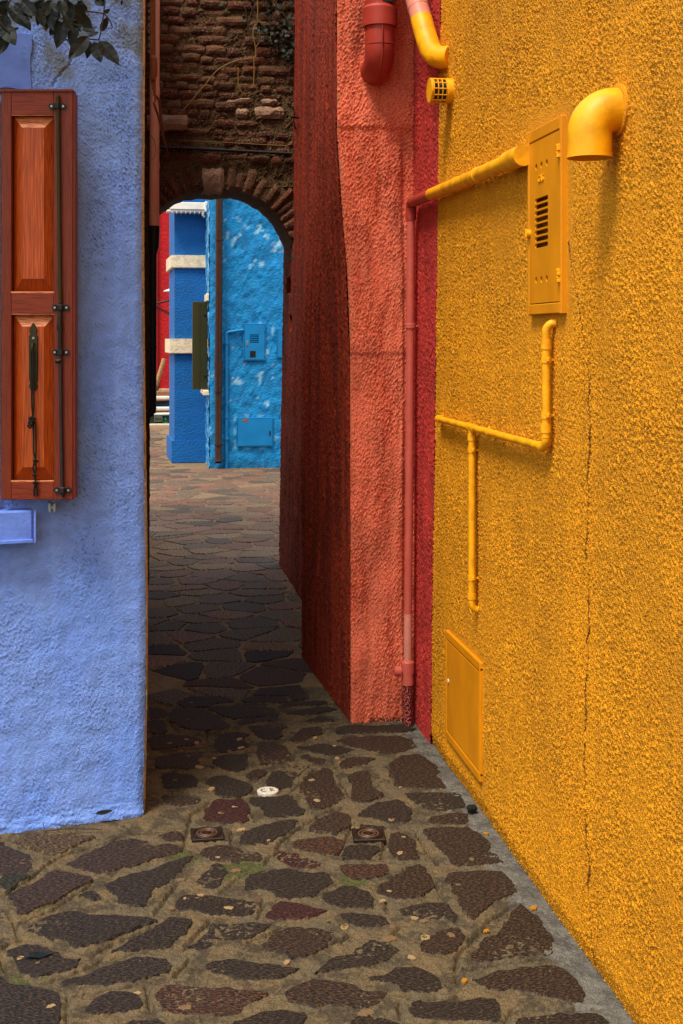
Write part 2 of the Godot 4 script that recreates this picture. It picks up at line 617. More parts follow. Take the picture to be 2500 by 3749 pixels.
# col is sRGB; tex multiplies it; bump in centimetres
func mat(called: String, col: Color, rough: float, tex: Texture2D = null, scale := Vector3.ONE, bump: Texture2D = null, deep := 0.1, second: Texture2D = null, scale2 := Vector3.ONE) -> StandardMaterial3D:
	var m := StandardMaterial3D.new()
	m.resource_name = called
	m.albedo_color = col
	m.roughness = rough
	m.metallic_specular = 0.4
	m.uv1_triplanar = true
	m.uv1_world_triplanar = true
	m.uv1_scale = scale
	m.uv1_triplanar_sharpness = 4.0
	if tex:
		m.albedo_texture = tex
	if bump:
		m.heightmap_enabled = true
		m.heightmap_texture = bump
		m.heightmap_scale = deep
	if second:
		m.detail_enabled = true
		m.detail_albedo = second
		m.detail_blend_mode = BaseMaterial3D.BLEND_MODE_MUL
		m.detail_uv_layer = BaseMaterial3D.DETAIL_UV_2
		m.uv2_triplanar = true
		m.uv2_world_triplanar = true
		m.uv2_scale = scale2
		m.uv2_triplanar_sharpness = 4.0
	M[called] = m
	return m

func arc(c: Vector3, a: Vector3, b: Vector3, r: float, k := 8, from := 0.0, to := PI / 2) -> PackedVector3Array:
	var q := PackedVector3Array()
	for i in k + 1:
		var t := lerpf(from, to, float(i) / k)
		q.append(c + a * cos(t) * r + b * sin(t) * r)
	return q

func pv(list: Array) -> PackedVector3Array:
	var q := PackedVector3Array()
	for x in list:
		if x is Vector3:
			q.append(x)
		else:
			q.append_array(x)
	return q

# rough-cast relief in metres: lumps of grain, softer where the trowel dragged
func roughcast(u: float, v: float, big: float) -> float:
	var w := n_wave.get_noise_2d(u * 3.0, v * 2.0)
	var l := n_lump.get_noise_2d(u, v)
	var amt := clampf(0.92 + 0.5 * w, 0.65, 1.2)
	var g := maxf(0.0, l + 0.12)
	return big * amt * g * (1.2 + 0.6 * l) + 0.22 * big * n_fine.get_noise_2d(u, v) + 0.004 * n_wave.get_noise_2d(u * 0.7 + 40.0, v * 0.7)

func _ready() -> void:
	rng.seed = 11
	# ---- camera: eye height 1.55 m, turned 8.8 degrees right of the alley, lens shifted down so that uprights stay upright
	var cam := Camera3D.new()
	cam.name = "camera"
	add_child(cam)
	cam.position = Vector3(0, EYE, 0)
	cam.rotation_degrees = Vector3(0, -8.8, 0)
	cam.keep_aspect = Camera3D.KEEP_HEIGHT
	cam.projection = Camera3D.PROJECTION_FRUSTUM
	cam.near = 0.05
	cam.far = 600.0
	cam.size = 2.0 * 0.05 * 1874.5 / 4700.0
	cam.frustum_offset = Vector2(0, -634.5 / 4700.0 * 0.05)
	cam.current = true
	# ---- overcast daylight
	var env := Environment.new()
	env.background_mode = Environment.BG_SKY
	var sky := Sky.new()
	var sm := ProceduralSkyMaterial.new()
	sm.sky_top_color = Color(0.86, 0.87, 0.89)
	sm.sky_horizon_color = Color(0.80, 0.80, 0.80)
	sm.sky_curve = 0.2
	sm.ground_bottom_color = Color(0.30, 0.28, 0.25)
	sm.ground_horizon_color = Color(0.45, 0.44, 0.42)
	sky.sky_material = sm
	env.sky = sky
	env.background_energy_multiplier = 0.75
	env.tonemap_mode = Environment.TONE_MAPPER_LINEAR
	env.tonemap_exposure = 3.0
	env.sdfgi_enabled = true
	env.ssao_enabled = true
	env.ssil_enabled = true
	var we := WorldEnvironment.new()
	we.name = "world_environment"
	we.environment = env
	add_child(we)
	var sun := DirectionalLight3D.new()
	sun.name = "sun"
	sun.light_color = Color(1.0, 0.96, 0.90)
	sun.light_energy = 0.5
	sun.light_angular_distance = 18.0
	sun.shadow_enabled = true
	add_child(sun)
	# high, from the left and a little behind the camera
	sun.look_at_from_position(Vector3(-1.9, 5.2, 1.7), Vector3(0.0, 0.0, -0.4), Vector3.UP)

	n_lump.noise_type = FastNoiseLite.TYPE_SIMPLEX; n_lump.frequency = 100.0; n_lump.seed = 5; n_lump.fractal_type = FastNoiseLite.FRACTAL_FBM; n_lump.fractal_octaves = 2
	n_fine.noise_type = FastNoiseLite.TYPE_SIMPLEX; n_fine.frequency = 210.0; n_fine.seed = 8; n_fine.fractal_type = FastNoiseLite.FRACTAL_NONE
	n_wave.noise_type = FastNoiseLite.TYPE_SIMPLEX; n_wave.frequency = 1.1; n_wave.seed = 21; n_wave.fractal_type = FastNoiseLite.FRACTAL_FBM; n_wave.fractal_octaves = 3
	n_cell.noise_type = FastNoiseLite.TYPE_CELLULAR; n_cell.frequency = 40.0; n_cell.seed = 3; n_cell.fractal_type = FastNoiseLite.FRACTAL_NONE
	materials()
	pavement()
	canal()
	yellow_house()
	red_house()
	blue_house()
	brick_arch()
	azure_house()
	canal_things()
	yellow_fittings()
	red_fittings()
	blue_fittings()
	alley_fittings()
	ground_things()
	vine()

func materials() -> void:
	var t_soft := noise_tex(0.008, [[0.25, gr(0.94)], [0.5, gr(0.98)], [0.75, gr(1.0)]], 1)
	var t_mott := noise_tex(0.02, [[0.2, gr(0.86)], [0.5, gr(0.96)], [0.8, gr(1.0)]], 2)
	var t_grit := noise_tex(0.09, [[0.25, gr(0.72)], [0.5, gr(0.92)], [0.75, gr(1.0)]], 3)
	var b_grain := noise_tex(0.045, [], 4, 1024)
	var b_fine := noise_tex(0.12, [], 5, 512)
	var b_cast := noise_tex(0.03, [[0.35, gr(0.0)], [0.62, gr(0.75)], [0.8, gr(1.0)]], 6, 1024, FastNoiseLite.TYPE_SIMPLEX_SMOOTH, 3)
	M.b_grain = b_grain
	mat("yellow", Color(0.98, 0.65, 0.0), 0.8, t_grit, Vector3(5, 5, 5), b_grain, 0.32, t_soft, Vector3(0.37, 0.37, 0.37)); vc("yellow")
	mat("yellow_metal", Color(0.85, 0.54, 0.0), 0.5, t_soft, Vector3(1.5, 0.8, 1.5), b_grain, 0.02)
	mat("yellow_pipe", Color(0.97, 0.665, 0.02), 0.48, t_mott, Vector3(1.2, 1.2, 1.2), b_grain, 0.06)
	mat("lavender", Color(0.51, 0.665, 1.0), 0.85, t_soft, Vector3(5, 5, 5), b_grain, 0.25); vc("lavender")
	mat("lavender_sill", Color(0.42, 0.57, 0.95), 0.6, t_mott, Vector3(1, 1, 1), b_grain, 0.12)
	mat("ochre_edge", Color(0.84, 0.80, 0.70), 0.9, t_grit, Vector3(2, 2, 2), b_grain, 0.2)
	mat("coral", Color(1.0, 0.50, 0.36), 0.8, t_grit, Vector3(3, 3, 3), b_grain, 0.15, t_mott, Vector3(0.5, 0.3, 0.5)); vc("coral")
	mat("crimson_strip", Color(0.84, 0.25, 0.22), 0.8, t_grit, Vector3(3, 3, 3), b_grain, 0.15, t_mott, Vector3(0.5, 0.3, 0.5)); vc("crimson_strip")
	mat("shaded_coral", Color(0.70, 0.24, 0.10), 0.85, t_grit, Vector3(2.4, 2.4, 2.4), b_grain, 0.25, t_mott, Vector3(1.4, 0.3, 1.4)); vc("shaded_coral")  # coral paint again, darkened to carry the shade of the alley
	mat("azure", Color.WHITE, 0.7, t_soft, Vector3(0.9, 0.9, 0.9), b_cast, 0.28, noise_tex(0.011, [[0.0, gr(0.86)], [0.5, gr(1.0)]], 9), Vector3(0.7, 0.7, 0.7)); vc("azure")
	mat("azure_deep", Color(0.0, 0.365, 0.635), 0.7, t_soft, Vector3(0.9, 0.9, 0.9), b_cast, 0.22)
	mat("azure_metal", Color(0.02, 0.455, 0.68), 0.45, t_soft, Vector3(1, 1, 1))
	mat("white_stone", Color(0.90, 0.83, 0.70), 0.7, t_mott, Vector3(1, 1, 1), b_cast, 0.14)
	mat("white_paint", Color(0.92, 0.90, 0.84), 0.5, t_soft, Vector3(1, 1, 1))
	mat("canal_red", Color(0.68, 0.05, 0.06), 0.8, t_soft, Vector3(0.3, 0.3, 0.3), b_cast, 0.5)
	mat("green_shutter", Color(0.20, 0.20, 0.07), 0.5, t_soft, Vector3(1, 0.3, 1))
	mat("copper_brown", Color(0.24, 0.14, 0.09), 0.42, t_mott, Vector3(2, 0.6, 2))
	M.copper_brown.metallic = 0.35
	mat("terra_pipe", Color(0.90, 0.64, 0.52), 0.6, t_soft, Vector3(2, 0.5, 2))
	mat("cast_black", Color(0.07, 0.065, 0.06), 0.5, t_mott, Vector3(2, 2, 2))
	mat("black_iron", Color(0.10, 0.095, 0.09), 0.5, t_mott, Vector3(6, 6, 6), b_fine, 0.02)
	mat("dull_steel", Color(0.22, 0.21, 0.24), 0.42, t_mott, Vector3(6, 2, 6))
	M.dull_steel.metallic = 0.6
	mat("screw", Color(0.62, 0.62, 0.58), 0.35)
	M.screw.metallic = 0.8
	mat("rusty_cover", Color(0.19, 0.135, 0.105), 0.5, noise_tex(0.05, [[0.3, Color(0.7, 0.62, 0.6)], [0.6, gr(1.0)], [0.8, Color(1.6, 1.2, 0.9)]], 12), Vector3(6, 6, 6), b_fine, 0.03)
	M.rusty_cover.metallic = 0.3
	mat("worn_iron", Color(0.38, 0.28, 0.21), 0.45, t_mott, Vector3(8, 8, 8))
	M.worn_iron.metallic = 0.3
	mat("pink_pipe", Color(0.78, 0.36, 0.30), 0.5, t_soft, Vector3(3, 3, 3), b_fine, 0.015)
	mat("red_pipe", Color(0.66, 0.22, 0.17), 0.48, t_soft, Vector3(3, 3, 3), b_fine, 0.02)
	mat("pale_pink_pipe", Color(0.84, 0.52, 0.44), 0.5, t_soft, Vector3(3, 3, 3), b_fine, 0.015)
	mat("peeling", Color(1, 1, 1), 0.5, noise_tex(0.035, [[0.0, Color(0.05, 0.045, 0.045)], [0.55, Color(0.07, 0.06, 0.06)], [0.57, Color(0.80, 0.38, 0.33)], [1.0, Color(0.74, 0.30, 0.26)]], 14), Vector3(7, 5, 7), b_fine, 0.04)
	# wood: grain runs along y (upright) or along x (rails)
	var t_wood := noise_tex(0.018, [[0.2, Color(0.70, 0.58, 0.52)], [0.42, Color(0.88, 0.82, 0.78)], [0.6, Color(1.0, 1.0, 1.0)], [0.8, Color(0.86, 0.78, 0.72)]], 15, 1024, FastNoiseLite.TYPE_SIMPLEX_SMOOTH, 5)
	var t_ring := noise_tex(0.006, [[0.1, gr(0.80)], [0.22, gr(1.0)], [0.3, gr(0.82)], [0.4, gr(1.0)], [0.48, gr(0.80)], [0.55, gr(1.0)], [0.62, gr(0.80)], [0.72, gr(1.0)], [0.85, gr(0.84)]], 16, 1024, FastNoiseLite.TYPE_SIMPLEX_SMOOTH, 2)
	mat("wood_stile", Color(0.48, 0.185, 0.055), 0.45, t_wood, Vector3(16, 0.35, 16), b_grain, 0.03)
	mat("wood_rail", Color(0.53, 0.20, 0.055), 0.45, t_wood, Vector3(0.5, 14, 0.5), b_grain, 0.03)
	mat("wood_panel", Color(0.78, 0.36, 0.085), 0.42, t_wood, Vector3(14, 0.22, 14), b_grain, 0.02, t_ring, Vector3(7, 0.22, 7))
	mat("wood_bevel", Color(0.68, 0.29, 0.07), 0.42, t_wood, Vector3(14, 0.5, 14), b_grain, 0.02)
	mat("wood_ledge", Color(0.86, 0.55, 0.36), 0.5, t_wood, Vector3(1.0, 8, 3), b_grain, 0.03)
	mat("rope", Color(0.075, 0.085, 0.05), 0.8, t_grit, Vector3(9, 9, 9), b_fine, 0.05)
	mat("aged_brass", Color(0.22, 0.20, 0.10), 0.5, t_mott, Vector3(8, 8, 8))
	M.aged_brass.metallic = 0.4
	mat("plastic_grey", Color(0.66, 0.72, 0.76), 0.45)
	# bricks and mortar
	for k in 5:
		var c: Color = [Color(0.52, 0.25, 0.17), Color(0.60, 0.32, 0.21), Color(0.50, 0.31, 0.21), Color(0.64, 0.43, 0.31), Color(0.42, 0.22, 0.155)][k]
		mat("brick%d" % k, Color.WHITE, 0.9, noise_tex(0.03, [[0.0, c * 0.75], [0.45, c], [0.57, c.lerp(Color(0.50, 0.39, 0.27), 0.35)], [0.64, Color(0.58, 0.46, 0.32)], [1.0, Color(0.68, 0.55, 0.40)]], 30 + k, 512), Vector3(3.5, 3.5, 3.5), b_cast, 1.6, t_grit, Vector3(5, 5, 5))
	mat("old_mortar", Color(0.52, 0.40, 0.26), 0.95, t_mott, Vector3(3, 3, 3), b_cast, 2.0, t_grit, Vector3(5, 5, 5))
	mat("pale_stone", Color(0.80, 0.64, 0.52), 0.85, t_mott, Vector3(2.5, 6, 2.5), b_cast, 1.4)
	# paving
	var t_streak := noise_tex(0.03, [[0.28, gr(0.26)], [0.45, gr(0.50)], [0.56, gr(0.64)], [0.66, gr(0.78)], [0.76, Color(1.0, 0.97, 0.9)]], 40, 1024, FastNoiseLite.TYPE_SIMPLEX_SMOOTH, 5)
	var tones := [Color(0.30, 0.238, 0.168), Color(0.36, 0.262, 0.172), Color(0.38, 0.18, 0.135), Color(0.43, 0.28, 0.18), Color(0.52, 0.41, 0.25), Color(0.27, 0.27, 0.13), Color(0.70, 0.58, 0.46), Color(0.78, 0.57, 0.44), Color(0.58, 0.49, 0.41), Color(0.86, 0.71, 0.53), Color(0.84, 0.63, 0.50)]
	for k in tones.size():
		var m := mat("stone%d" % k, tones[k], 0.72, t_streak, Vector3(1, 1, 1), t_streak, 0.22, t_grit, Vector3(3, 3, 3))
		m.uv1_triplanar = false
		m.uv1_world_triplanar = false
	mat("mortar", Color(1, 1, 1), 0.85, t_mott, Vector3(1.6, 1.6, 1.6), b_grain, 0.3, t_grit, Vector3(4, 4, 4)); vc("mortar")
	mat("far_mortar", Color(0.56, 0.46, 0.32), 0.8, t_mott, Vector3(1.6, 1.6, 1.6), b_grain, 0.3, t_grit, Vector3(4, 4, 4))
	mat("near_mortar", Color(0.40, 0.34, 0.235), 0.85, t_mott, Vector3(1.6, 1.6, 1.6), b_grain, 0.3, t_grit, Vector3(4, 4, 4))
	mat("gum", Color(0.60, 0.50, 0.35), 0.8, t_mott, Vector3(9, 9, 9))
	mat("gum_dark", Color(0.44, 0.35, 0.24), 0.85, t_mott, Vector3(9, 9, 9))
	mat("yellow_drip", Color(0.66, 0.45, 0.08), 0.7, t_mott, Vector3(9, 9, 9))
	mat("marker_white", Color(0.82, 0.80, 0.74), 0.6, t_mott, Vector3(8, 8, 8))
	mat("leaf", Color(0.06, 0.11, 0.09), 0.55, t_soft, Vector3(9, 9, 9))
	M.leaf.backlight_enabled = true
	M.leaf.backlight = Color(0.12, 0.2, 0.05)
	mat("leaf_yellow", Color(0.45, 0.32, 0.06), 0.4)
	mat("leaf_dark", Color(0.045, 0.085, 0.07), 0.55)
	mat("stem", Color(0.20, 0.17, 0.12), 0.7)
	mat("ivy", Color(0.09, 0.13, 0.05), 0.7)
	mat("moss", Color(0.24, 0.27, 0.10), 0.95, t_grit, Vector3(6, 6, 6))
	mat("grey_steel", Color(0.36, 0.36, 0.35), 0.6)
	mat("vent_shade", Color(0.13, 0.13, 0.125), 0.6)  # near-black colour for the shade inside the slotted vent
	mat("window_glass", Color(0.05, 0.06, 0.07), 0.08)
	mat("cable", Color(0.50, 0.37, 0.17), 0.6)
	mat("wire_brown", Color(0.58, 0.36, 0.22), 0.6, t_mott, Vector3(8, 4, 8))
	mat("water", Color(0.03, 0.07, 0.06), 0.08, null, Vector3.ONE, noise_tex(0.02, [], 50), 1.5)
	mat("hull_green", Color(0.19, 0.22, 0.18), 0.45, t_soft, Vector3(1, 1, 1))
	mat("hull_blue", Color(0.13, 0.20, 0.26), 0.4, t_soft, Vector3(1, 1, 1))
	mat("boat_wood", Color(0.55, 0.38, 0.24), 0.5, t_wood, Vector3(0.6, 4, 0.6))
	mat("anchor_green", Color(0.03, 0.50, 0.33), 0.6)
	mat("number_plate", Color(0.42, 0.44, 0.38), 0.6)
	mat("pole_wood", Color(0.74, 0.60, 0.40), 0.8, t_wood, Vector3(4, 0.8, 4), b_grain, 0.2)
	mat("quay_stone", Color(0.72, 0.66, 0.54), 0.8, t_mott, Vector3(1, 1, 1), b_cast, 0.5)
	mat("roof_tile", Color(0.55, 0.30, 0.20), 0.85, t_mott, Vector3(1, 1, 1))

# ---------------------------------------------------------------- ground
func rag(pts: PackedVector2Array, step: float, amp: float, sd: float) -> PackedVector2Array:
	var q := PackedVector2Array()
	var m := pts.size()
	for i in m:
		# rounded outline through the given corners (Catmull-Rom), broken up by noise
		var p0 := pts[(i + m - 1) % m]; var p1 := pts[i]; var p2 := pts[(i + 1) % m]; var p3 := pts[(i + 2) % m]
		var k := maxi(1, int(p1.distance_to(p2) / step))
		for j in k:
			var t := float(j) / k
			var c := p1.cubic_interpolate(p2, p0, p3, t)
			var l := p1.lerp(p2, t)
			var e := l.lerp(c, 0.5)
			var o := (p2 - p1).normalized().orthogonal()
			q.append(e + o * amp * (1.4 * n_lump.get_noise_2d(e.x * 0.10, e.y * 0.10 + sd) + 0.7 * n_lump.get_noise_2d(e.x * 0.3 + sd, e.y * 0.3)))
	return q

func stone_into(b: MB, outline: PackedVector2Array, top: float, bev: float, turn: float, off: Vector2) -> void:
	var idx := Geometry2D.triangulate_polygon(outline)
	var cw := Geometry2D.is_polygon_clockwise(outline)
	var m := outline.size()
	var ins := PackedVector2Array()
	for i in m:
		var a := outline[(i + m - 1) % m]; var d := outline[i]; var e := outline[(i + 1) % m]
		var nn := ((d - a).normalized().orthogonal() + (e - d).normalized().orthogonal()).normalized()
		ins.append(d - (nn if not cw else -nn) * bev)
	var uvf := func(p: Vector2) -> Vector2:
		var q := p.rotated(turn) + off
		return Vector2(q.x * 2.0, q.y * 4.8)
	var hf := func(p: Vector2) -> float: return top + 0.0016 * n_lump.get_noise_2d(p.x * 0.25, p.y * 0.25) + 0.003 * n_wave.get_noise_2d(p.x * 3.0, p.y * 3.0)
	var low := -0.012
	for i in range(0, idx.size(), 3):
		var q := [ins[idx[i]], ins[idx[i + 1]], ins[idx[i + 2]]]
		b.tri(P(q[0].x, hf.call(q[0]), q[0].y), P(q[1].x, hf.call(q[1]), q[1].y), P(q[2].x, hf.call(q[2]), q[2].y), Vector3.UP, Vector3.UP, Vector3.UP, uvf.call(q[0]), uvf.call(q[1]), uvf.call(q[2]))
	for i in m:
		var j := (i + 1) % m
		var out := (outline[j] - outline[i]).normalized().orthogonal()
		if cw:
			out = -out
		var o3 := Vector3(out.x, 0.7, -out.y).normalized()
		var a := P(outline[i].x, low, outline[i].y); var d := P(outline[j].x, low, outline[j].y)
		var e := P(ins[j].x, hf.call(ins[j]), ins[j].y); var g := P(ins[i].x, hf.call(ins[i]), ins[i].y)
		b.tri(a, d, e, o3, o3, o3, uvf.call(outline[i]), uvf.call(outline[j]), uvf.call(ins[j]))
		b.tri(a, e, g, o3, o3, o3, uvf.call(outline[i]), uvf.call(ins[j]), uvf.call(ins[i]))

func pavement() -> void:
	var pav := Node3D.new()
	pav.name = "pavement"
	add_child(pav)
	pav.set_meta("kind", "structure")
	pav.set_meta("label", "crazy paving of dark stones set in tan mortar")
	org = Vector3.ZERO
	# mortar bed with tooled joints, moss and grey cement along the yellow wall
	var x0 := -0.66; var x1 := 1.105; var d0 := 2.62; var d1 := 5.66; var cell := 0.0046
	var us := steps(x0, x1, cell)
	var vs := steps(d0, d1, cell)
	var nu := us.size(); var nv := vs.size()
	var cut := PackedFloat32Array()
	cut.resize(nu * nv)
	var sx := (x1 - x0) / (nu - 1); var sv := (d1 - d0) / (nv - 1)
	for g in GROOVES:
		for i in range(0, g.size() - 2, 2):
			var a := Vector2(g[i], g[i + 1]) * 0.001
			var b := Vector2(g[i + 2], g[i + 3]) * 0.001
			var k := int(a.distance_to(b) / 0.003) + 1
			for j in k:
				var p := a.lerp(b, float(j) / k)
				p += Vector2(n_wave.get_noise_2d(p.x * 20.0, p.y * 20.0), n_wave.get_noise_2d(p.y * 20.0, p.x * 20.0 + 9.0)) * 0.006
				var ci := int(round((p.x - x0) / sx)); var cj := int(round((p.y - d0) / sv))
				for e in range(-1, 2):
					for f in range(-1, 2):
						if ci + e < 1 or ci + e > nu - 2 or cj + f < 1 or cj + f > nv - 2:
							continue
						var q := Vector2(x0 + (ci + e) * sx, d0 + (cj + f) * sv)
						var deep := clampf(1.25 - q.distance_to(p) / 0.0056, 0.0, 1.0) * 0.016
						var at := (cj + f) * nu + ci + e
						cut[at] = maxf(cut[at], deep)
	var moss_spots := [Vector3(-0.42, 3.18, 0.10), Vector3(-0.30, 3.15, 0.07), Vector3(-0.27, 3.62, 0.05), Vector3(0.11, 3.87, 0.06), Vector3(0.27, 3.73, 0.07), Vector3(0.30, 3.76, 0.05), Vector3(-0.45, 3.35, 0.06), Vector3(0.60, 3.62, 0.05)]
	var relief := func(x: float, d: float) -> float:
		var i := clampi(int(round((x - x0) / sx)), 0, nu - 1); var j := clampi(int(round((d - d0) / sv)), 0, nv - 1)
		var e := minf(minf(x - x0, x1 - x), minf(d - d0, d1 - d))
		return clampf(e * 20.0, 0.0, 1.0) * (0.0034 * n_lump.get_noise_2d(x * 0.4, d * 0.4) + 0.0014 * n_fine.get_noise_2d(x * 0.5, d * 0.5) + 0.004 * n_wave.get_noise_2d(x * 2.0, d * 2.0) - cut[j * nu + i])
	var dye := func(x: float, d: float) -> Color:
		var w := n_wave.get_noise_2d(x * 4.0, d * 4.0)
		var c := Color(0.165, 0.116, 0.056).lerp(Color(0.130, 0.102, 0.058), clampf(0.5 + w, 0.0, 1.0))
		var dirt := n_wave.get_noise_2d(x * 7.0 + 31.0, d * 7.0) + 0.4 * n_lump.get_noise_2d(x * 0.5 + 3.0, d * 0.5)
		if dirt > 0.10:
			c = c.lerp(Color(0.065, 0.050, 0.028), clampf((dirt - 0.10) * 3.0, 0.0, 0.85))
		var edge := 1.09 - x + 0.05 * n_wave.get_noise_2d(x * 12.0, d * 12.0) + 0.012 * n_lump.get_noise_2d(x, d)
		if edge < 0.085:
			c = Color(0.175, 0.165, 0.14).lerp(Color(0.10, 0.095, 0.08), clampf(dirt * 3.0, 0.0, 0.8))
		for m in moss_spots:
			var q: float = Vector2(x, d).distance_to(Vector2(m.x, m.y)) / m.z + 0.8 * n_wave.get_noise_2d(x * 14.0, d * 14.0) + 0.25 * n_lump.get_noise_2d(x * 0.6, d * 0.6)
			if q < 0.75:
				c = Color(0.075, 0.085, 0.022)
		return c
	var base := func(x: float, d: float) -> Vector3: return P(x, 0.0, d)
	putm("mortar_bed", sheet(us, vs, base, Vector3.UP, relief, dye), M.mortar, pav)
	var b := mb()
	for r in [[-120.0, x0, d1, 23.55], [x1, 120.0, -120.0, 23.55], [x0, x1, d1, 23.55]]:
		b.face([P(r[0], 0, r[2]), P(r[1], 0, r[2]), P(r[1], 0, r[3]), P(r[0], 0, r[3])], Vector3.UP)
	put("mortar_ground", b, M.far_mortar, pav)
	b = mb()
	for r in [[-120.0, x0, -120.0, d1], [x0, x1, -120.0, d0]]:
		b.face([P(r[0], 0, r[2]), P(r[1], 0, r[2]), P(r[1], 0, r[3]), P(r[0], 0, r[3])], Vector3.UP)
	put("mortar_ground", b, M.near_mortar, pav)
	# the stones one can tell apart near the camera
	var hulls := []
	var k := 0
	for s in STONES:
		var pts := PackedVector2Array()
		for i in range(1, s.size(), 2):
			pts.append(Vector2(s[i], s[i + 1]) * 0.001)
		hulls.append(pts)
		var line := rag(pts, 0.013, 0.006, k * 3.7)
		if Geometry2D.triangulate_polygon(line).is_empty():
			line = pts
		b = mb()
		stone_into(b, line, 0.0042 + rng.randf_range(-0.0010, 0.0012), 0.002, rng.randf_range(-0.5, 0.5), Vector2(rng.randf(), rng.randf()))
		put("paving_stone", b, M["stone%d" % s[0]], pav)
		k += 1
	# the rest of the paving: irregular flags
	var seeds := {}
	var sp := 0.235
	for i in range(-8, 15):
		for j in range(5, 100):
			seeds[Vector2i(i, j)] = Vector2(i + rng.randf_range(-0.42, 0.42) + 0.5 * (j % 2), j + rng.randf_range(-0.40, 0.40)) * sp * Vector2(1.12, 0.95)
	var shown := 0
	var rest := []
	for d in 11:
		rest.append(mb())
	var order := seeds.keys()
	for c in order:
		var p: Vector2 = seeds[c]
		if p.y < 1.5 or p.y > 23.2 or p.x < -1.6 or p.x > 3.0:
			continue
		if p.x > 1.07 and p.y < 9.0 or p.x < 0.03 and p.y > 4.25 and p.y < 9.5 or p.y > 15.3 and p.x > 0.30:
			continue
		if p.y > 5.1 and p.y < 6.2 and p.x > 0.80:
			continue
		var cellp := PackedVector2Array([p + Vector2(-0.5, -0.5), p + Vector2(0.5, -0.5), p + Vector2(0.5, 0.5), p + Vector2(-0.5, 0.5)])
		for di in range(-2, 3):
			for dj in range(-2, 3):
				var o: Vector2i = c + Vector2i(di, dj)
				if (di == 0 and dj == 0) or not seeds.has(o):
					continue
				cellp = halfplane(cellp, (p + seeds[o]) * 0.5, (p - seeds[o]).normalized(), 0.009 + 0.009 * rng.randf())
				if cellp.size() < 3:
					break
			if cellp.size() < 3:
				break
		if cellp.size() < 3:
			continue
		if p.y < 6.0:
			var clash := false
			for h in hulls:
				if Geometry2D.intersect_polygons(h, cellp).is_empty():
					continue
				if p.y < 5.3:
					clash = true
					break
				var grown := Geometry2D.offset_polygon(h, 0.016)
				var left := Geometry2D.clip_polygons(cellp, grown[0])
				if left.size() != 1 or left[0].size() < 3:
					clash = true
					break
				cellp = left[0]
			if cellp.size() > 2 and poly_area(cellp) < 0.006:
				clash = true
			if clash:
				continue
		if p.x > -0.60 and p.x < 1.2 and p.y > 2.7 and p.y < 5.35:
			continue
		var a := (p.x - p.y * 0.0) / p.y
		var seen := p.y > 5.3 and a > 0.0 and a < 0.135 + (0.0 if p.y > 9.0 else 0.02)
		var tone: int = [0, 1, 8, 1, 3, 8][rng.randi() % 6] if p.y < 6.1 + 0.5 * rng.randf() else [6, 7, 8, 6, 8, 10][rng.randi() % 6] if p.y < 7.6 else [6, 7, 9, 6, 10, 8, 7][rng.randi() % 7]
		var line2 := rag(cellp, 0.05, 0.008, p.x * 9.0)
		if Geometry2D.triangulate_polygon(line2).is_empty():
			line2 = cellp
		if seen and shown < 215:
			b = mb()
			stone_into(b, line2, 0.006 + rng.randf_range(-0.002, 0.002), 0.004, rng.randf_range(-0.6, 0.6), Vector2(rng.randf(), rng.randf()))
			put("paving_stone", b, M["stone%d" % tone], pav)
			shown += 1
		else:
			stone_into(rest[tone], line2, 0.006, 0.004, rng.randf_range(-0.6, 0.6), Vector2(rng.randf(), rng.randf()))
	for d in 11:
		if rest[d].v.size():
			var o := put("far_paving", rest[d], M["stone%d" % d], pav)
			o.set_meta("kind", "stuff")
	# trodden gum and paint drips
	for s in SPOTS:
		var r: float = absf(s[2]) * 0.001
		var c := Vector2(s[0], s[1]) * 0.001
		var q := PackedVector2Array()
		var ph := rng.randf() * 9.0
		for i in 20:
			var t := TAU * i / 20.0
			q.append(c + Vector2(cos(t), sin(t)) * r * (0.9 + 0.22 * sin(2.0 * t + ph) + 0.12 * sin(5.0 * t + ph * 3.0)))
		b = mb()
		b.poly(q, Transform3D(Basis(Vector3.RIGHT, Vector3.FORWARD, Vector3.UP), Vector3(0, 0.001, 0)), 0.0048, 0.001)
		put("gum_spot" if s[2] > 0 else "paint_drip", b, [M.gum, M.gum_dark, M.gum][int(ph) % 3] if s[2] > 0 else M.yellow_drip, pav)

func poly_area(q: PackedVector2Array) -> float:
	var a := 0.0
	for i in q.size():
		a += q[i].cross(q[(i + 1) % q.size()])
	return absf(a) * 0.5

func halfplane(poly: PackedVector2Array, at: Vector2, nrm: Vector2, gap: float) -> PackedVector2Array:
	var q := PackedVector2Array()
	var m := poly.size()
	for i in m:
		var a := poly[i]; var b := poly[(i + 1) % m]
		var da := (a - at).dot(nrm) - gap; var db := (b - at).dot(nrm) - gap
		if da >= 0.0:
			q.append(a)
		if (da >= 0.0) != (db >= 0.0):
			q.append(a.lerp(b, da / (da - db)))
	return q

func canal() -> void:
	org = Vector3.ZERO
	var b := mb()
	b.face([P(-120, -0.55, 23.4), P(120, -0.55, 23.4), P(120, -0.55, 34.2), P(-120, -0.55, 34.2)], Vector3.UP)
	var o := put("canal_water", b, M.water, self)
	o.set_meta("kind", "structure")
	b = mb()
	b.box(P(0, -0.6, 23.40), Vector3(120, 0.61, 0.16), Basis(), 0.01)
	o = put("quay_edge", b, M.quay_stone, self)
	o.set_meta("kind", "structure")
	b = mb()
	b.box(P(0, -0.6, 134), Vector3(120, 0.6, 100), Basis(), 0.01)
	o = put("far_bank", b, M.far_mortar, self)
	o.set_meta("kind", "structure")

func vc(called: String) -> void:
	M[called].vertex_color_use_as_albedo = true

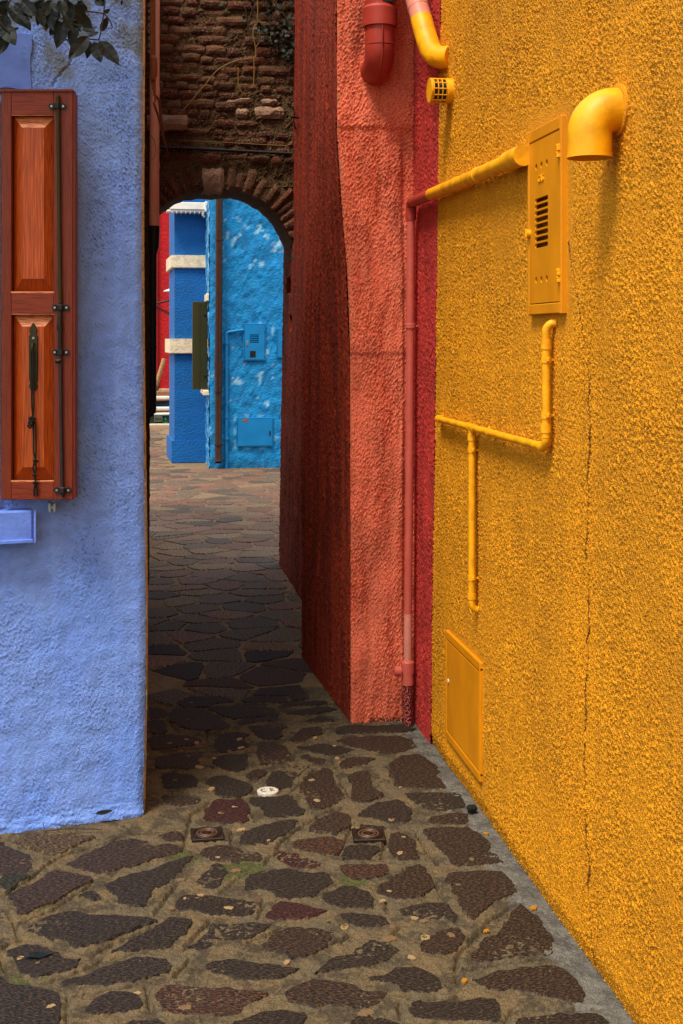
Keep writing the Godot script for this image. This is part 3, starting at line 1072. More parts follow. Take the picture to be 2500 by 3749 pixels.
# ---------------------------------------------------------------- houses
func pick(h: float, table: Array) -> float:
	# piecewise linear, table of [height, value] with rising height
	if h <= table[0][0]:
		return table[0][1]
	for i in range(1, table.size()):
		if h <= table[i][0]:
			return lerpf(table[i - 1][1], table[i][1], (h - table[i - 1][0]) / (table[i][0] - table[i - 1][0]))
	return table[table.size() - 1][1]

func wall_end(h: float) -> float:
	return 4.79 - 0.059 * h + 0.004 * n_wave.get_noise_1d(h * 9.0)

func skew(d: float, h: float) -> float:
	# the paint line between yellow and red is not quite upright
	return d if d <= 2.38 else 2.38 + (d - 2.38) * (wall_end(h) - 2.38) / (4.79 - 2.38)

func yellow_house() -> void:
	var t := thing("yellow_house", P(1.09, 0, 1.0), "yellow rough-cast house wall along the right side of the alley", "house")
	var dc_ := 3.355
	var crack := [[0.0, 3.02], [0.30, 3.05], [0.54, 3.07], [0.70, 3.055], [0.877, 3.05], [1.05, 3.06], [1.312, 3.028], [1.45, 3.045], [1.569, 3.081], [1.66, 3.12], [1.727, 3.17], [1.80, 3.19]]
	var us := joined([steps(-5.0, 2.35, 0.25), steps(2.38, 2.998, 0.0038), steps(3.0, 3.26, 0.0016), steps(3.264, 4.79, 0.0038)])
	var vs := joined([steps(0.0, 2.78, 0.0038), steps(2.8, 6.2, 0.1)])
	var base := func(d: float, h: float) -> Vector3:
		var q := skew(d, h)
		return P(1.09 + 0.012 * clampf(0.05 - h, 0.0, 0.05) / 0.05, h, q)
	var relief := func(du: float, h: float) -> float:
		if du < 2.37 or h > 2.79:
			return 0.002
		var d := skew(du, h)
		var r := roughcast(d, h, 0.0038)
		# smooth trowelled margins round the cabinet and the hatch
		var m := 1.0
		m = minf(m, clampf((maxf(absf(d - 3.355) - 0.17, absf(h - 1.875) - 0.285)) / 0.05, 0.0, 1.0))
		m = minf(m, clampf((maxf(absf(d - 4.30) - 0.245, absf(h - 0.30) - 0.205)) / 0.03, 0.0, 1.0))
		r *= lerpf(0.25, 1.0, m)
		if absf(d - dc_) < 0.128 and absf(h - 1.873) < 0.225:
			return -0.13
		# long crack
		var sd: float = d - pick(h, crack) - 0.016 * n_wave.get_noise_1d(h * 9.0)
		if h < 1.8:
			r -= 0.007 * clampf(1.6 - absf(sd) / 0.0030, 0.0, 1.0)
		return r
	var dye := func(d: float, h: float) -> Color:
		if d > 2.98 and d < 3.28 and h < 1.8:
			# crack line coloured dark for the shade inside it
			var sd: float = skew(d, h) - pick(h, crack) - 0.016 * n_wave.get_noise_1d(h * 9.0)
			if absf(sd) < 0.0052 + 0.003 * n_wave.get_noise_1d(h * 5.0 + 40.0):
				return Color(0.24, 0.20, 0.6)
		var w := n_wave.get_noise_2d(d * 5.0, h * 1.2 + 70.0)
		var s := n_wave.get_noise_2d(d * 16.0, h * 1.6 + 30.0)
		var k := 1.0 - 0.06 * clampf(w + 0.25, 0.0, 1.0) - 0.04 * clampf(s, 0.0, 1.0)
		return Color(k, k * (1.0 - 0.06 * clampf(s, 0.0, 1.0)), k)
	putm("wall", sheet(us, vs, base, Vector3.LEFT, relief, dye), M.yellow, t)
	var b := mb()
	b.box(P(2.78, 3.09, -0.14), Vector3(1.5, 3.09, 4.86))
	put("masonry", b, M.yellow_metal, t)
	b = mb()
	b.box(P(2.45, 6.3, -0.14), Vector3(1.75, 0.08, 4.95), Basis(), 0.02)
	put("roof", b, M.roof_tile, t)

const PIL_FRONT := [[0.0, 0.827], [1.51, 0.825], [1.83, 0.813], [2.12, 0.788], [2.3, 0.777], [2.4, 0.771], [6.2, 0.768]]
const PIL_BACK := [[0.0, 0.767], [1.29, 0.769], [1.715, 0.780], [2.01, 0.805], [2.288, 0.827], [3.2, 0.837], [6.2, 0.84]]

func red_house() -> void:
	var t := thing("red_house", P(1.0, 0, 6.6), "coral red house with a buttress, alley faces coloured as shaded, next to the yellow wall", "house")
	var zero := func(_u: float, _v: float) -> float: return 0.0
	# strip of wall in line with the yellow one
	var us := steps(0.0, 1.0, 0.016)
	var vs := joined([steps(0.0, 3.0, 0.0055), steps(3.1, 4.4, 0.1)])
	var base := func(u: float, h: float) -> Vector3: return P(1.0885, h, lerpf(wall_end(h) + 0.001, 5.13, u))
	var rel := func(u: float, h: float) -> float: return roughcast(u * 0.34 + 9.0, h, 0.0045)
	var dye := func(u: float, h: float) -> Color:
		var w := n_wave.get_noise_2d(u * 2.0, h * 2.0 + 12.0)
		var k := 1.0 - 0.16 * clampf(w + 0.2, 0.0, 1.0)
		return Color(k, k, k)
	putm("side_wall", sheet(us, vs, base, Vector3.LEFT, rel, dye), M.crimson_strip, t)
	# buttress: coral front and long alley side coloured darker for shade, both leaning
	var but := Node3D.new()
	but.name = "buttress"
	t.add_child(but)
	us = steps(0.0, 1.0, 0.016)
	vs = joined([steps(0.0, 3.05, 0.0050), steps(3.1, 4.4, 0.1)])
	base = func(u: float, h: float) -> Vector3:
		# rounded left arris
		var e := u * (1.092 - pick(h, PIL_FRONT))
		var back := 0.010 * pow(clampf(1.0 - e / 0.012, 0.0, 1.0), 2.0)
		return P(lerpf(pick(h, PIL_FRONT) + 0.001, 1.092, u), h, 5.10 + back)
	rel = func(u: float, h: float) -> float:
		var r := roughcast(u * 0.27 + 20.0, h, 0.0050)
		r += 0.007 * clampf((h - 2.395) / 0.012, 0.0, 1.0) - 0.004 * clampf((1.495 - h) / 0.012, 0.0, 1.0)
		r += 0.012 * n_wave.get_noise_2d(u * 1.5, h * 1.3)
		return r - 0.012 * clampf((u - 0.80) / 0.04, 0.0, 1.0) * clampf((2.42 - h) / 0.05, 0.0, 1.0)
	dye = func(u: float, h: float) -> Color:
		var w := n_wave.get_noise_2d(u * 1.4 + 5.0, h * 1.5)
		var s := n_wave.get_noise_2d(u * 4.0 + 50.0, h * 0.9)
		var c := Color(1.0, 1.0, 1.0).lerp(Color(0.90, 0.74, 0.68), clampf(0.3 + 1.2 * w, 0.0, 1.0))
		c = c.lerp(Color(1.0, 1.25, 1.28), clampf(s * 1.5 - 0.1, 0.0, 0.7))
		var mould := n_lump.get_noise_2d(u * 0.25 + 3.0, h * 0.8) * 0.03 + 0.012
		if h < mould and u > 0.3:
			c = Color(0.12, 0.13, 0.14)
		elif h < 0.5 and n_wave.get_noise_2d(u * 9.0, h * 9.0 + 7.0) > 0.28:
			c = Color(1.0, 1.3, 1.5)
		if u < 0.03 and n_wave.get_noise_2d(3.0, h * 12.0) > 0.22:
			c = Color(0.75, 1.6, 2.0)
		return c
	putm("front_face", sheet(us, vs, base, Vector3.BACK, rel, dye), M.coral, but)
	us = steps(0.0, 1.0, 0.0075)
	vs = joined([steps(0.0, 3.3, 0.008), steps(3.4, 4.4, 0.1)])
	base = func(u: float, h: float) -> Vector3: return P(lerpf(pick(h, PIL_FRONT), pick(h, PIL_BACK), u), h, 5.11 + 1.09 * u)
	rel = func(u: float, h: float) -> float:
		var d := 5.11 + 1.09 * u
		var r := roughcast(d, h, 0.0042)
		if absf(d - 5.535) < 0.02 and absf(h - 2.605) < 0.045:
			r -= 0.03
		if absf(d - 5.42 - 0.02 * n_wave.get_noise_1d(h * 8.0)) < 0.012 and absf(h - 1.28) < 0.05:
			r -= 0.015
		return r
	dye = func(u: float, h: float) -> Color:
		var w := n_wave.get_noise_2d(u * 7.0, h * 0.8 + 3.0)
		var c := Color(1, 1, 1).lerp(Color(0.55, 0.50, 0.50), clampf(0.25 + 1.4 * w, 0.0, 0.9))
		var g := n_lump.get_noise_2d(u * 0.9, h * 0.7)
		if g > 0.62:
			c = Color(1.15, 1.3, 1.3)
		return c
	putm("alley_face", sheet(us, vs, base, Vector3.LEFT, rel, dye), M.shaded_coral, but)
	var b := mb()
	b.box(P(0.985, 2.2, 5.66), Vector3(0.13, 2.19, 0.53))
	put("core", b, M.shaded_coral, but)
	# alley wall up to the arch
	us = joined([steps(6.19, 7.4, 0.03), steps(7.41, 8.76, 0.010)])
	vs = joined([steps(0.0, 3.9, 0.011), steps(4.0, 4.4, 0.1)])
	base = func(d: float, h: float) -> Vector3: return P(0.927 + 0.0125 * minf(h, 2.3), h, d)
	rel = func(d: float, h: float) -> float:
		var r := roughcast(d * 0.7, h * 0.7, 0.0045)
		if absf(d - 8.40) < 0.10 and absf(h - 1.90) < 0.045 or absf(d - 8.27) < 0.07 and absf(h - 1.65) < 0.042:
			r -= 0.035
		return r
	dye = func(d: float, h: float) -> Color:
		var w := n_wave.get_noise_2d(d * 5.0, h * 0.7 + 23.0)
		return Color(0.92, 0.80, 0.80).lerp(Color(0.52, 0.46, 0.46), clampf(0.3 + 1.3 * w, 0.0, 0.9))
	putm("alley_wall", sheet(us, vs, base, Vector3.LEFT, rel, dye), M.shaded_coral, t)
	b = mb()
	b.box(P(2.0, 2.2, 7.48), Vector3(1.02, 2.2, 1.275))
	put("masonry", b, M.shaded_coral, t)
	b = mb()
	b.box(P(2.45, 2.2, 5.5), Vector3(1.33, 2.2, 0.65))
	put("masonry", b, M.crimson_strip, t)
	b = mb()
	b.box(P(2.3, 4.45, 6.80), Vector3(1.55, 0.06, 2.0), Basis(), 0.02)
	put("roof", b, M.roof_tile, t)

# left house: its front is turned 10.9 degrees; u runs left from the corner, w stands off the wall
const CORNER := Vector3(0.017, 0, -4.222)
const LEFTWARD := Vector3(-0.982, 0, 0.189)
const OUTWARD := Vector3(0.189, 0, 0.982)

func W(u: float, h: float, w := 0.0) -> Vector3:
	return CORNER + LEFTWARD * u + Vector3.UP * h + OUTWARD * w

func blue_house() -> void:
	var t := thing("blue_house", CORNER, "pale lavender blue stucco house corner at the left", "house")
	var us := joined([steps(0.014, 0.62, 0.0040), steps(0.65, 5.0, 0.25)])
	var vs := joined([steps(0.0, 2.78, 0.0040), steps(2.85, 4.0, 0.15)])
	var base := func(u: float, h: float) -> Vector3:
		var lean := -0.012 * clampf((2.75 - h) / 2.75, 0.0, 1.0) * sin(h * 2.2)
		var round_ := -0.012 * pow(clampf(1.0 - (u - 0.014) / 0.03, 0.0, 1.0), 2.0)
		return W(u + lean * clampf(1.0 - u / 0.3, 0.0, 1.0), h, round_)
	var rel := func(u: float, h: float) -> float:
		if u > 0.63 or h > 2.8:
			return 0.001
		var r := roughcast(u + 31.0, h, 0.0022) + 0.003 * n_wave.get_noise_2d(u * 5.0, h * 5.0 + 90.0)
		if h < 0.045:
			r += 0.006 * clampf((0.045 - h) / 0.03, 0.0, 1.0) + 0.003 * n_wave.get_noise_2d(u * 9.0, h * 30.0)
		# hairline crack
		if h > 2.35 and h < 2.55 and absf(u - 0.30 - (2.36 - h) * 0.7 - 0.01 * n_wave.get_noise_1d(h * 30.0)) < 0.003:
			r -= 0.006
		return r
	var dye := func(u: float, h: float) -> Color:
		var c := Color(1, 1, 1)
		var w := n_wave.get_noise_2d(u * 2.2 + 3.0, h * 1.6)
		c = c.lerp(Color(0.80, 0.90, 1.0), clampf(0.35 + 1.0 * w, 0.0, 0.6))
		var v := n_wave.get_noise_2d(u * 3.0 + 60.0, h * 2.2)
		c = c.lerp(Color(1.14, 1.04, 0.98), clampf(v * 1.2, 0.0, 0.6))
		# tint shifts to grey beige above the shutter, and black mould specks
		var buff := (h - 2.40) * 2.6 + 0.9 * n_wave.get_noise_2d(u * 4.0, h * 4.0 + 4.0) + (u - 0.2) * 0.5
		if buff > 0.12:
			c = c.lerp(Color(0.78, 0.64, 0.42), clampf((buff - 0.12) * 3.0, 0.0, 1.0))
		var m := n_lump.get_noise_2d(u * 1.3 + 7.0, h * 0.8)
		var zone := n_wave.get_noise_2d(u * 3.0 + 8.0, h * 1.3) + 0.9 * clampf(1.0 - absf(h - 2.22) / 0.45, 0.0, 1.0) * clampf(1.0 - absf(u - 0.10) / 0.14, 0.0, 1.0)
		if m * 1.1 + zone * 0.75 > 1.12:
			c = c.lerp(Color(0.10, 0.11, 0.13), 0.65)
		return c
	putm("front_wall", sheet(us, vs, base, OUTWARD, rel, dye), M.lavender, t)
	# side towards the alley, bare ochre plaster at the arris
	us = joined([steps(0.0, 0.5, 0.006), steps(0.6, 6.0, 0.3)])
	vs = joined([steps(0.0, 2.9, 0.02), steps(3.0, 4.0, 0.15)])
	base = func(d: float, h: float) -> Vector3:
		var lean := -0.012 * clampf((2.75 - h) / 2.75, 0.0, 1.0) * sin(h * 2.2)
		var e := W(0.014 + lean, h, -0.012)
		return P(e.x + 0.004 * clampf(d / 0.02, 0.0, 1.0) + 0.001 * clampf(d / 0.6, 0.0, 1.0), h, -e.z + d)
	rel = func(d: float, h: float) -> float: return 0.004 * n_lump.get_noise_2d(d * 0.6, h * 0.6)
	putm("side_wall", sheet(us, vs, base, Vector3.RIGHT, rel), M.ochre_edge, t)
	var b := mb()
	var bs := Basis(LEFTWARD, Vector3.UP, OUTWARD)
	b.box(W(2.55, 2.0, -0.20), Vector3(2.45, 1.99, 0.14), bs)
	b.box(P(-2.56, 2.0, 7.3), Vector3(2.5, 1.99, 2.9))
	put("masonry", b, M.lavender_sill, t)
	b = mb()
	b.box(P(-2.55, 4.06, 7.2), Vector3(2.56, 0.06, 3.2), Basis(), 0.02)
	put("roof", b, M.roof_tile, t)
	# window behind the shutter: frame, bars and panes
	var wn := Node3D.new()
	wn.name = "window"
	t.add_child(wn)
	for k in 2:
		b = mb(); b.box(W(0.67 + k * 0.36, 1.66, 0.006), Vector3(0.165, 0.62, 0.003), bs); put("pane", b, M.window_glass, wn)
	for k in 3:
		b = mb(); b.box(W(0.49 + k * 0.36, 1.66, 0.012), Vector3(0.022, 0.64, 0.012), bs, 0.003); put("frame", b, M.white_paint, wn)
	for hh in [1.035, 1.66, 2.29]:
		b = mb(); b.box(W(0.85, hh, 0.011), Vector3(0.36, 0.020, 0.010), bs, 0.003); put("frame", b, M.white_paint, wn)
	# repainted patch above the shutter
	b = mb()
	var q := PackedVector2Array()
	for p in [[0.372, 2.335], [0.375, 2.42], [0.369, 2.505], [0.40, 2.51], [0.46, 2.506], [0.56, 2.50], [0.56, 2.33], [0.45, 2.334]]:
		q.append(Vector2(p[0], p[1]))
	b.poly(rag(q, 0.01, 0.002, 3.0), Transform3D(bs, CORNER), 0.0065, 0.001)
	put("plaster_patch", b, M.lavender_sill, t)

# ---------------------------------------------------------------- brick arch across the alley
const ARCH := [[0.040, 0.0], [0.045, 1.2], [0.042, 2.05], [0.055, 2.25], [0.098, 2.372], [0.157, 2.412], [0.208, 2.451], [0.277, 2.480], [0.371, 2.493], [0.44, 2.488], [0.543, 2.500], [0.612, 2.497], [0.682, 2.476], [0.769, 2.426], [0.838, 2.366], [0.882, 2.305], [0.926, 2.228], [0.950, 2.167], [0.951, 2.05]]

func arch_at(s: float) -> Vector2:
	# s from 0 to 1 along the curved part
	var k := 4.0 + s * 13.0
	var i := clampi(int(k), 4, 16)
	return Vector2(ARCH[i][0], ARCH[i][1]).lerp(Vector2(ARCH[i + 1][0], ARCH[i + 1][1]), k - i)

func brick_arch() -> void:
	var t := thing("brick_arch_wall", P(0.49, 0, 8.45), "old brick wall with a round arch spanning the alley", "wall")
	var q := PackedVector2Array()
	for i in ARCH.size() - 1:
		var a := Vector2(ARCH[i][0], ARCH[i][1]); var c := Vector2(ARCH[i + 1][0], ARCH[i + 1][1])
		var k := maxi(1, int(a.distance_to(c) / 0.02))
		for j in k:
			var p := a.lerp(c, float(j) / k)
			q.append(p + Vector2(n_lump.get_noise_2d(p.x, p.y), n_lump.get_noise_2d(p.y + 4.0, p.x)) * 0.006)
	q.append_array(PackedVector2Array([Vector2(0.951, 2.06), Vector2(0.985, 2.06), Vector2(0.985, 4.2), Vector2(-0.05, 4.2), Vector2(-0.05, 0.0)]))
	var b := mb()
	b.poly(q, Transform3D(Basis(), P(0, 0, 8.72)), 0.548)
	put("mortar_core", b, M.old_mortar, t)
	# mortar skin, uneven, slightly behind the brick faces
	var us := steps(0.0, 0.965, 0.0085)
	var vs := joined([steps(2.52, 3.9, 0.0085), steps(3.95, 4.2, 0.05)])
	var base := func(x: float, h: float) -> Vector3: return P(x, h, 8.171)
	var rel := func(x: float, h: float) -> float: return 0.012 * n_lump.get_noise_2d(x * 0.5, h * 0.5) + 0.012 * n_wave.get_noise_2d(x * 9.0, h * 9.0) + 0.003 * n_fine.get_noise_2d(x * 0.6, h * 0.6)
	putm("pointing", sheet(us, vs, base, Vector3.BACK, rel), M.old_mortar, t)
	# brick shapes: worn boxes
	var shapes := []
	for k in 7:
		b = MB.new()
		worn(b, k)
		shapes.append(b.mesh())
	var h := 2.545
	var row := 0
	while h < 4.12:
		var rh := rng.randf_range(0.052, 0.064)
		var x := -0.02 - rng.randf() * 0.12
		while x < 0.97:
			var l := rng.randf_range(0.09, 0.20) if rng.randf() < 0.6 else rng.randf_range(0.055, 0.10)
			var a := maxf(x, 0.0); var e := minf(x + l, 0.965)
			var cx := (a + e) * 0.5; var cy := h + rh * 0.5 + 0.016 * n_wave.get_noise_2d(cx * 4.0, h * 2.0)
			x += l + rng.randf_range(0.006, 0.014)
			if e - a < 0.03:
				continue
			# leave out: voussoir ring, big stones, missing bricks
			if cy < ring_top(cx) or stone_here(cx, cy):
				continue
			if rng.randf() < 0.06 + (0.12 if cy < 2.85 else 0.0):
				continue
			var o := putm("brick", shapes[rng.randi() % 7], M["brick%d" % (rng.randi() % 5)], t)
			var proud := rng.randf_range(-0.010, 0.014)
			o.transform = Transform3D(Basis.from_euler(Vector3(rng.randf_range(-0.06, 0.06), rng.randf_range(-0.08, 0.08), rng.randf_range(-0.07, 0.07))).scaled_local(Vector3(e - a, rh - rng.randf_range(0.000, 0.014), 0.10)), P(cx, cy + rng.randf_range(-0.004, 0.004), 8.205 - proud) - org)
		h += rh
		row += 1
	# arch ring of bricks on end
	var s := 0.0
	while s < 1.0:
		var p := arch_at(s); var p2 := arch_at(minf(s + 0.02, 1.0))
		var tn := (p2 - p).normalized()
		var nn := Vector2(-tn.y, tn.x)
		var wide := rng.randf_range(0.040, 0.062)
		var tall := rng.randf_range(0.12, 0.18)
		var key := absf(p.x - 0.44) < 0.055
		if not key:
			# fan the bricks about a centre below the arch
			var lean := (p - Vector2(0.49, 2.02)).normalized()
			nn = nn.lerp(lean, 0.75).normalized()
			tn = Vector2(nn.y, -nn.x)
			var c := p + nn * (tall * 0.5 - 0.004)
			var o := putm("arch_brick", shapes[rng.randi() % 7], M["brick%d" % (rng.randi() % 5)], t)
			o.transform = Transform3D(Basis(Vector3(nn.x, nn.y, 0) * tall, Vector3(-nn.y, nn.x, 0) * (wide - 0.004), Vector3(0, 0, 0.10)), P(c.x, c.y, 8.202 - rng.randf_range(-0.006, 0.012)) - org)
		s += (wide + 0.006) / 1.08
	# keystone, pale stones and the jutting corbel
	for st in [["keystone", 0.440, 2.555, 0.140, 0.150, 0.020, 0.02], ["pale_stone", 0.800, 2.990, 0.190, 0.075, 0.018, 0.03], ["pale_stone", 0.625, 2.985, 0.085, 0.060, 0.012, -0.05], ["pale_stone", 0.80, 3.06, 0.11, 0.04, 0.01, 0.0], ["pale_stone", 0.60, 3.06, 0.20, 0.042, 0.006, 0.06], ["corbel_stone", 0.150, 2.905, 0.255, 0.092, 0.075, 0.01]]:
		b = MB.new()
		worn(b, int(st[1] * 100))
		var o := putm(st[0], b.mesh(), M.pale_stone, t)
		o.transform = Transform3D(Basis(Vector3.BACK, st[6]).scaled_local(Vector3(st[3], st[4], 0.20)), P(st[1], st[2], 8.25 - st[5]) - org)

func ring_top(x: float) -> float:
	return 2.58 + 0.10 * (1.0 - pow((x - 0.49) / 0.47, 2.0))

func stone_here(x: float, h: float) -> bool:
	return absf(x - 0.80) < 0.11 and absf(h - 3.01) < 0.065 or absf(x - 0.62) < 0.10 and absf(h - 3.0) < 0.055 or absf(x - 0.15) < 0.14 and absf(h - 2.905) < 0.06

# unit box with a chipped, uneven front face (towards +z)
func worn(b: MB, sd: int) -> void:
	var nx := 6; var ny := 3
	var pt := func(i: int, j: int) -> Vector3:
		var x := float(i) / nx - 0.5; var y := float(j) / ny - 0.5
		var edge := maxf(absf(x) * 2.0, absf(y) * 2.0)
		var z := 0.5 - 0.10 * pow(edge, 6.0) + 0.09 * n_cell.get_noise_2d(i * 0.013 + sd, j * 0.017) * 0.8
		if (i == 0 or i == nx) and (j == 0 or j == ny):
			z -= 0.10
		var w := Vector2(n_lump.get_noise_2d(i * 0.011 + sd, j * 0.01), n_lump.get_noise_2d(j * 0.011, i * 0.013 + sd * 2.0))
		return Vector3(x + w.x * 0.035, y + w.y * 0.09, z)
	for i in nx:
		for j in ny:
			b.face([pt.call(i, j), pt.call(i + 1, j), pt.call(i + 1, j + 1)], Vector3.BACK)
			b.face([pt.call(i, j), pt.call(i + 1, j + 1), pt.call(i, j + 1)], Vector3.BACK)
	for i in nx:
		for j in [0, ny]:
			var a: Vector3 = pt.call(i, j); var c: Vector3 = pt.call(i + 1, j)
			b.face([a, c, Vector3(c.x, c.y, -0.5), Vector3(a.x, a.y, -0.5)], Vector3(0, -1 if j == 0 else 1, 0))
	for j in ny:
		for i in [0, nx]:
			var a: Vector3 = pt.call(i, j); var c: Vector3 = pt.call(i, j + 1)
			b.face([a, c, Vector3(c.x, c.y, -0.5), Vector3(a.x, a.y, -0.5)], Vector3(-1 if i == 0 else 1, 0, 0))

# ---------------------------------------------------------------- blue house across the little square
func azure_house() -> void:
	var t := thing("azure_house", P(1.6, 0, 15.35), "bright azure house with flaking paint seen through the arch", "house")
	var us := steps(0.79, 5.5, 0.03)
	var vs := steps(0.0, 6.5, 0.03)
	var base := func(x: float, h: float) -> Vector3: return P(x, h, 15.35 + 0.03 * pow(clampf(1.0 - (x - 0.79) / 0.05, 0.0, 1.0), 2.0))
	var rel := func(x: float, h: float) -> float: return 0.012 * n_wave.get_noise_2d(x * 3.0, h * 3.0) + 0.012 * n_wave.get_noise_2d(x * 14.0, h * 14.0)
	var dye := func(x: float, h: float) -> Color:
		var f := n_wave.get_noise_2d(x * 7.0 + 20.0, h * 6.0) + 0.35 * n_wave.get_noise_2d(x * 30.0, h * 30.0)
		var flake := absf(x - 1.33) < 0.255 and absf(h - 0.43) < 0.215 and not (absf(x - 1.33) < 0.215 and absf(h - 0.43) < 0.172)
		var spot := 0.0
		for q in [[1.292, 2.408, 0.045], [1.43, 2.40, 0.05], [1.369, 2.84, 0.05], [1.468, 2.77, 0.05], [1.03, 2.74, 0.06], [1.445, 1.347, 0.06], [1.61, 2.64, 0.07], [1.484, 0.78, 0.05], [1.40, 1.09, 0.04], [1.11, 1.06, 0.05], [1.155, 2.94, 0.04], [1.54, 1.60, 0.05]]:
			spot = maxf(spot, clampf(1.0 - Vector2(x - q[0], (h - q[1]) * 0.7).length() / q[2] * 0.6, 0.0, 1.0))
		if f + spot > 0.80 or flake and f > 0.10:
			return Color(0.06, 0.34, 0.58).lerp(Color(0.34, 0.52, 0.64), clampf(f + spot - 0.5, 0.0, 1.0))
		if h < 0.08 + 0.05 * f:
			return Color(0.002, 0.13, 0.30)
		return Color(0.003, 0.21, 0.47).lerp(Color(0.002, 0.16, 0.42), clampf(0.3 + f, 0.0, 1.0))
	putm("front_wall", sheet(us, vs, base, Vector3.BACK, rel, dye), M.azure, t)
	us = steps(15.38, 21.0, 0.06)
	base = func(d: float, h: float) -> Vector3: return P(0.785 - 0.012 * (d - 15.35), h, d)
	var white := func(d: float, h: float) -> Color:
		var f := n_wave.get_noise_2d(d * 9.0, h * 3.0 + 50.0)
		return Color(0.20, 0.42, 0.66) if f > 0.22 else Color(0.003, 0.195, 0.46)
	putm("side_wall", sheet(us, vs, base, Vector3.LEFT, rel, white), M.azure, t)
	var b := mb()
	b.box(P(3.2, 3.25, 18.2), Vector3(2.36, 3.25, 2.80))
	put("masonry", b, M.azure_deep, t)
	b = mb()
	b.box(P(3.1, 6.6, 18.1), Vector3(2.6, 0.1, 3.0), Basis(), 0.03)
	put("roof", b, M.roof_tile, t)
	# outside chimney breast with a plinth and two stone bands
	var ch := Node3D.new()
	ch.name = "chimney"
	t.add_child(ch)
	slab(ch, "shaft", 0.0, 6.4, 0.0, M.azure_deep, 0.0)
	slab(ch, "plinth", 0.0, 0.28, 0.035, M.azure_deep, 0.01)
	slab(ch, "stone_band", 1.365, 1.55, 0.055, M.white_stone, 0.01)
	slab(ch, "stone_band", 2.43, 2.59, 0.04, M.white_stone, 0.01)
	# window beside the chimney: lintel, sill, near-black pane standing for the shade inside
	var wn := Node3D.new()
	wn.name = "window"
	t.add_child(wn)
	b = mb(); b.box(P(0.785, 2.05, 15.74), Vector3(0.03, 0.045, 0.28), Basis(), 0.006); put("lintel", b, M.white_stone, wn)
	b = mb(); b.box(P(0.765, 0.90, 15.74), Vector3(0.05, 0.03, 0.30), Basis(), 0.006); put("sill", b, M.white_stone, wn)
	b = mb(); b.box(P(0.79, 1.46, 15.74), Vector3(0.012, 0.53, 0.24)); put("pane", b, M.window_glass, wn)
	# white canopy with a ribbed underside
	var cn := Node3D.new()
	cn.name = "canopy"
	t.add_child(cn)
	b = mb(); b.box(P(0.545, 3.185, 15.92), Vector3(0.215, 0.045, 0.02), Basis(), 0.006); put("fascia", b, M.white_paint, cn)
	b = mb(); b.box(P(0.775, 3.175, 15.90), Vector3(0.022, 0.062, 0.05), Basis(), 0.006); put("end_block", b, M.white_paint, cn)
	b = mb(); b.box(P(0.53, 3.125, 16.02), Vector3(0.24, 0.012, 0.10), Basis(), 0.004); put("soffit", b, M.white_paint, cn)
	for k in 7:
		b = mb(); b.box(P(0.36 + k * 0.055, 3.108, 16.0), Vector3(0.006, 0.010, 0.09), Basis(), 0.002); put("rib", b, M.white_paint, cn)
	b = mb(); b.tube(pv([P(0.74, 3.13, 15.93), P(0.735, 3.08, 15.93), P(0.755, 3.06, 15.95)]), 0.018, 10); put("bracket", b, M.white_paint, cn)
	# ------- things on that house
	t = thing("window_shutter", P(0.68, 0.94, 15.62), "dark green open shutter on the azure house beside the chimney", "shutter")
	for k in 2:
		b = mb(); b.box(P(0.636 + k * 0.093, 1.468, 15.63 - k * 0.012), Vector3(0.044, 0.53, 0.018), Basis(Vector3.UP, 0.08), 0.004); put("leaf_panel", b, M.green_shutter, t)
	b = mb(); b.box(P(0.685, 1.468, 15.60), Vector3(0.006, 0.52, 0.008), Basis(), 0.002); put("cover_strip", b, M.green_shutter, t)
	for hh in [1.10, 1.84]:
		b = mb(); b.box(P(0.755, hh, 15.60), Vector3(0.03, 0.012, 0.006), Basis(), 0.002); put("hinge", b, M.black_iron, t)
	b = mb(); b.tube(pv([P(0.70, 0.93, 15.60), P(0.70, 0.895, 15.60), P(0.775, 0.90, 15.60)]), 0.012, 8); put("stay", b, M.white_stone, t)
	t = thing("downpipe", P(0.89, 0, 15.26), "brown copper downpipe on the corner of the azure house", "downpipe")
	b = mb(); b.tube(pv([P(0.905, 6.3, 15.262), P(0.89, 1.85, 15.26), P(0.887, 1.27, 15.26)]), 0.043, 16); put("pipe", b, M.copper_brown, t)
	b = mb(); b.tube(pv([P(0.887, 1.285, 15.26), P(0.887, 1.27, 15.26), P(0.887, 1.0, 15.26)]), 0.043, 16, true, PackedFloat32Array([0.047, 0.052, 0.039])); put("joint", b, M.copper_brown, t)
	b = mb(); b.tube(pv([P(0.887, 1.05, 15.26), P(0.884, 0.12, 15.26), P(0.884, 0.085, 15.245)]), 0.041, 16, false); put("lower_pipe", b, M.copper_brown, t)
	b = mb(); b.tube(pv([P(0.8845, 0.30, 15.26), P(0.884, 0.12, 15.26), P(0.884, 0.086, 15.246)]), 0.038, 16, false); put("inner_wall", b, M.copper_brown, t)
	for hh in [2.72, 0.925, 0.292]:
		b = mb(); b.tube(pv([P(0.888 + 0.003 * hh, hh - 0.009, 15.26), P(0.888 + 0.003 * hh, hh + 0.009, 15.26)]), 0.053, 16); put("clip", b, M.copper_brown, t)
	t = thing("gas_pipe", P(0.985, 0, 15.32), "thin azure painted gas pipe beside the brown downpipe", "pipe")
	b = mb(); b.tube(pv([P(0.985, 0.0, 15.318), P(0.985, 1.60, 15.318), arc(P(1.015, 1.60, 15.318), Vector3.LEFT, Vector3.UP, 0.03, 5), P(1.19, 1.655, 15.318)]), 0.017, 12); put("pipe", b, M.azure_metal, t)
	for hh in [0.62, 1.5]:
		b = mb(); b.tube(pv([P(0.985, hh - 0.012, 15.318), P(0.985, hh + 0.012, 15.318)]), 0.026, 12); put("clip", b, M.azure_metal, t)
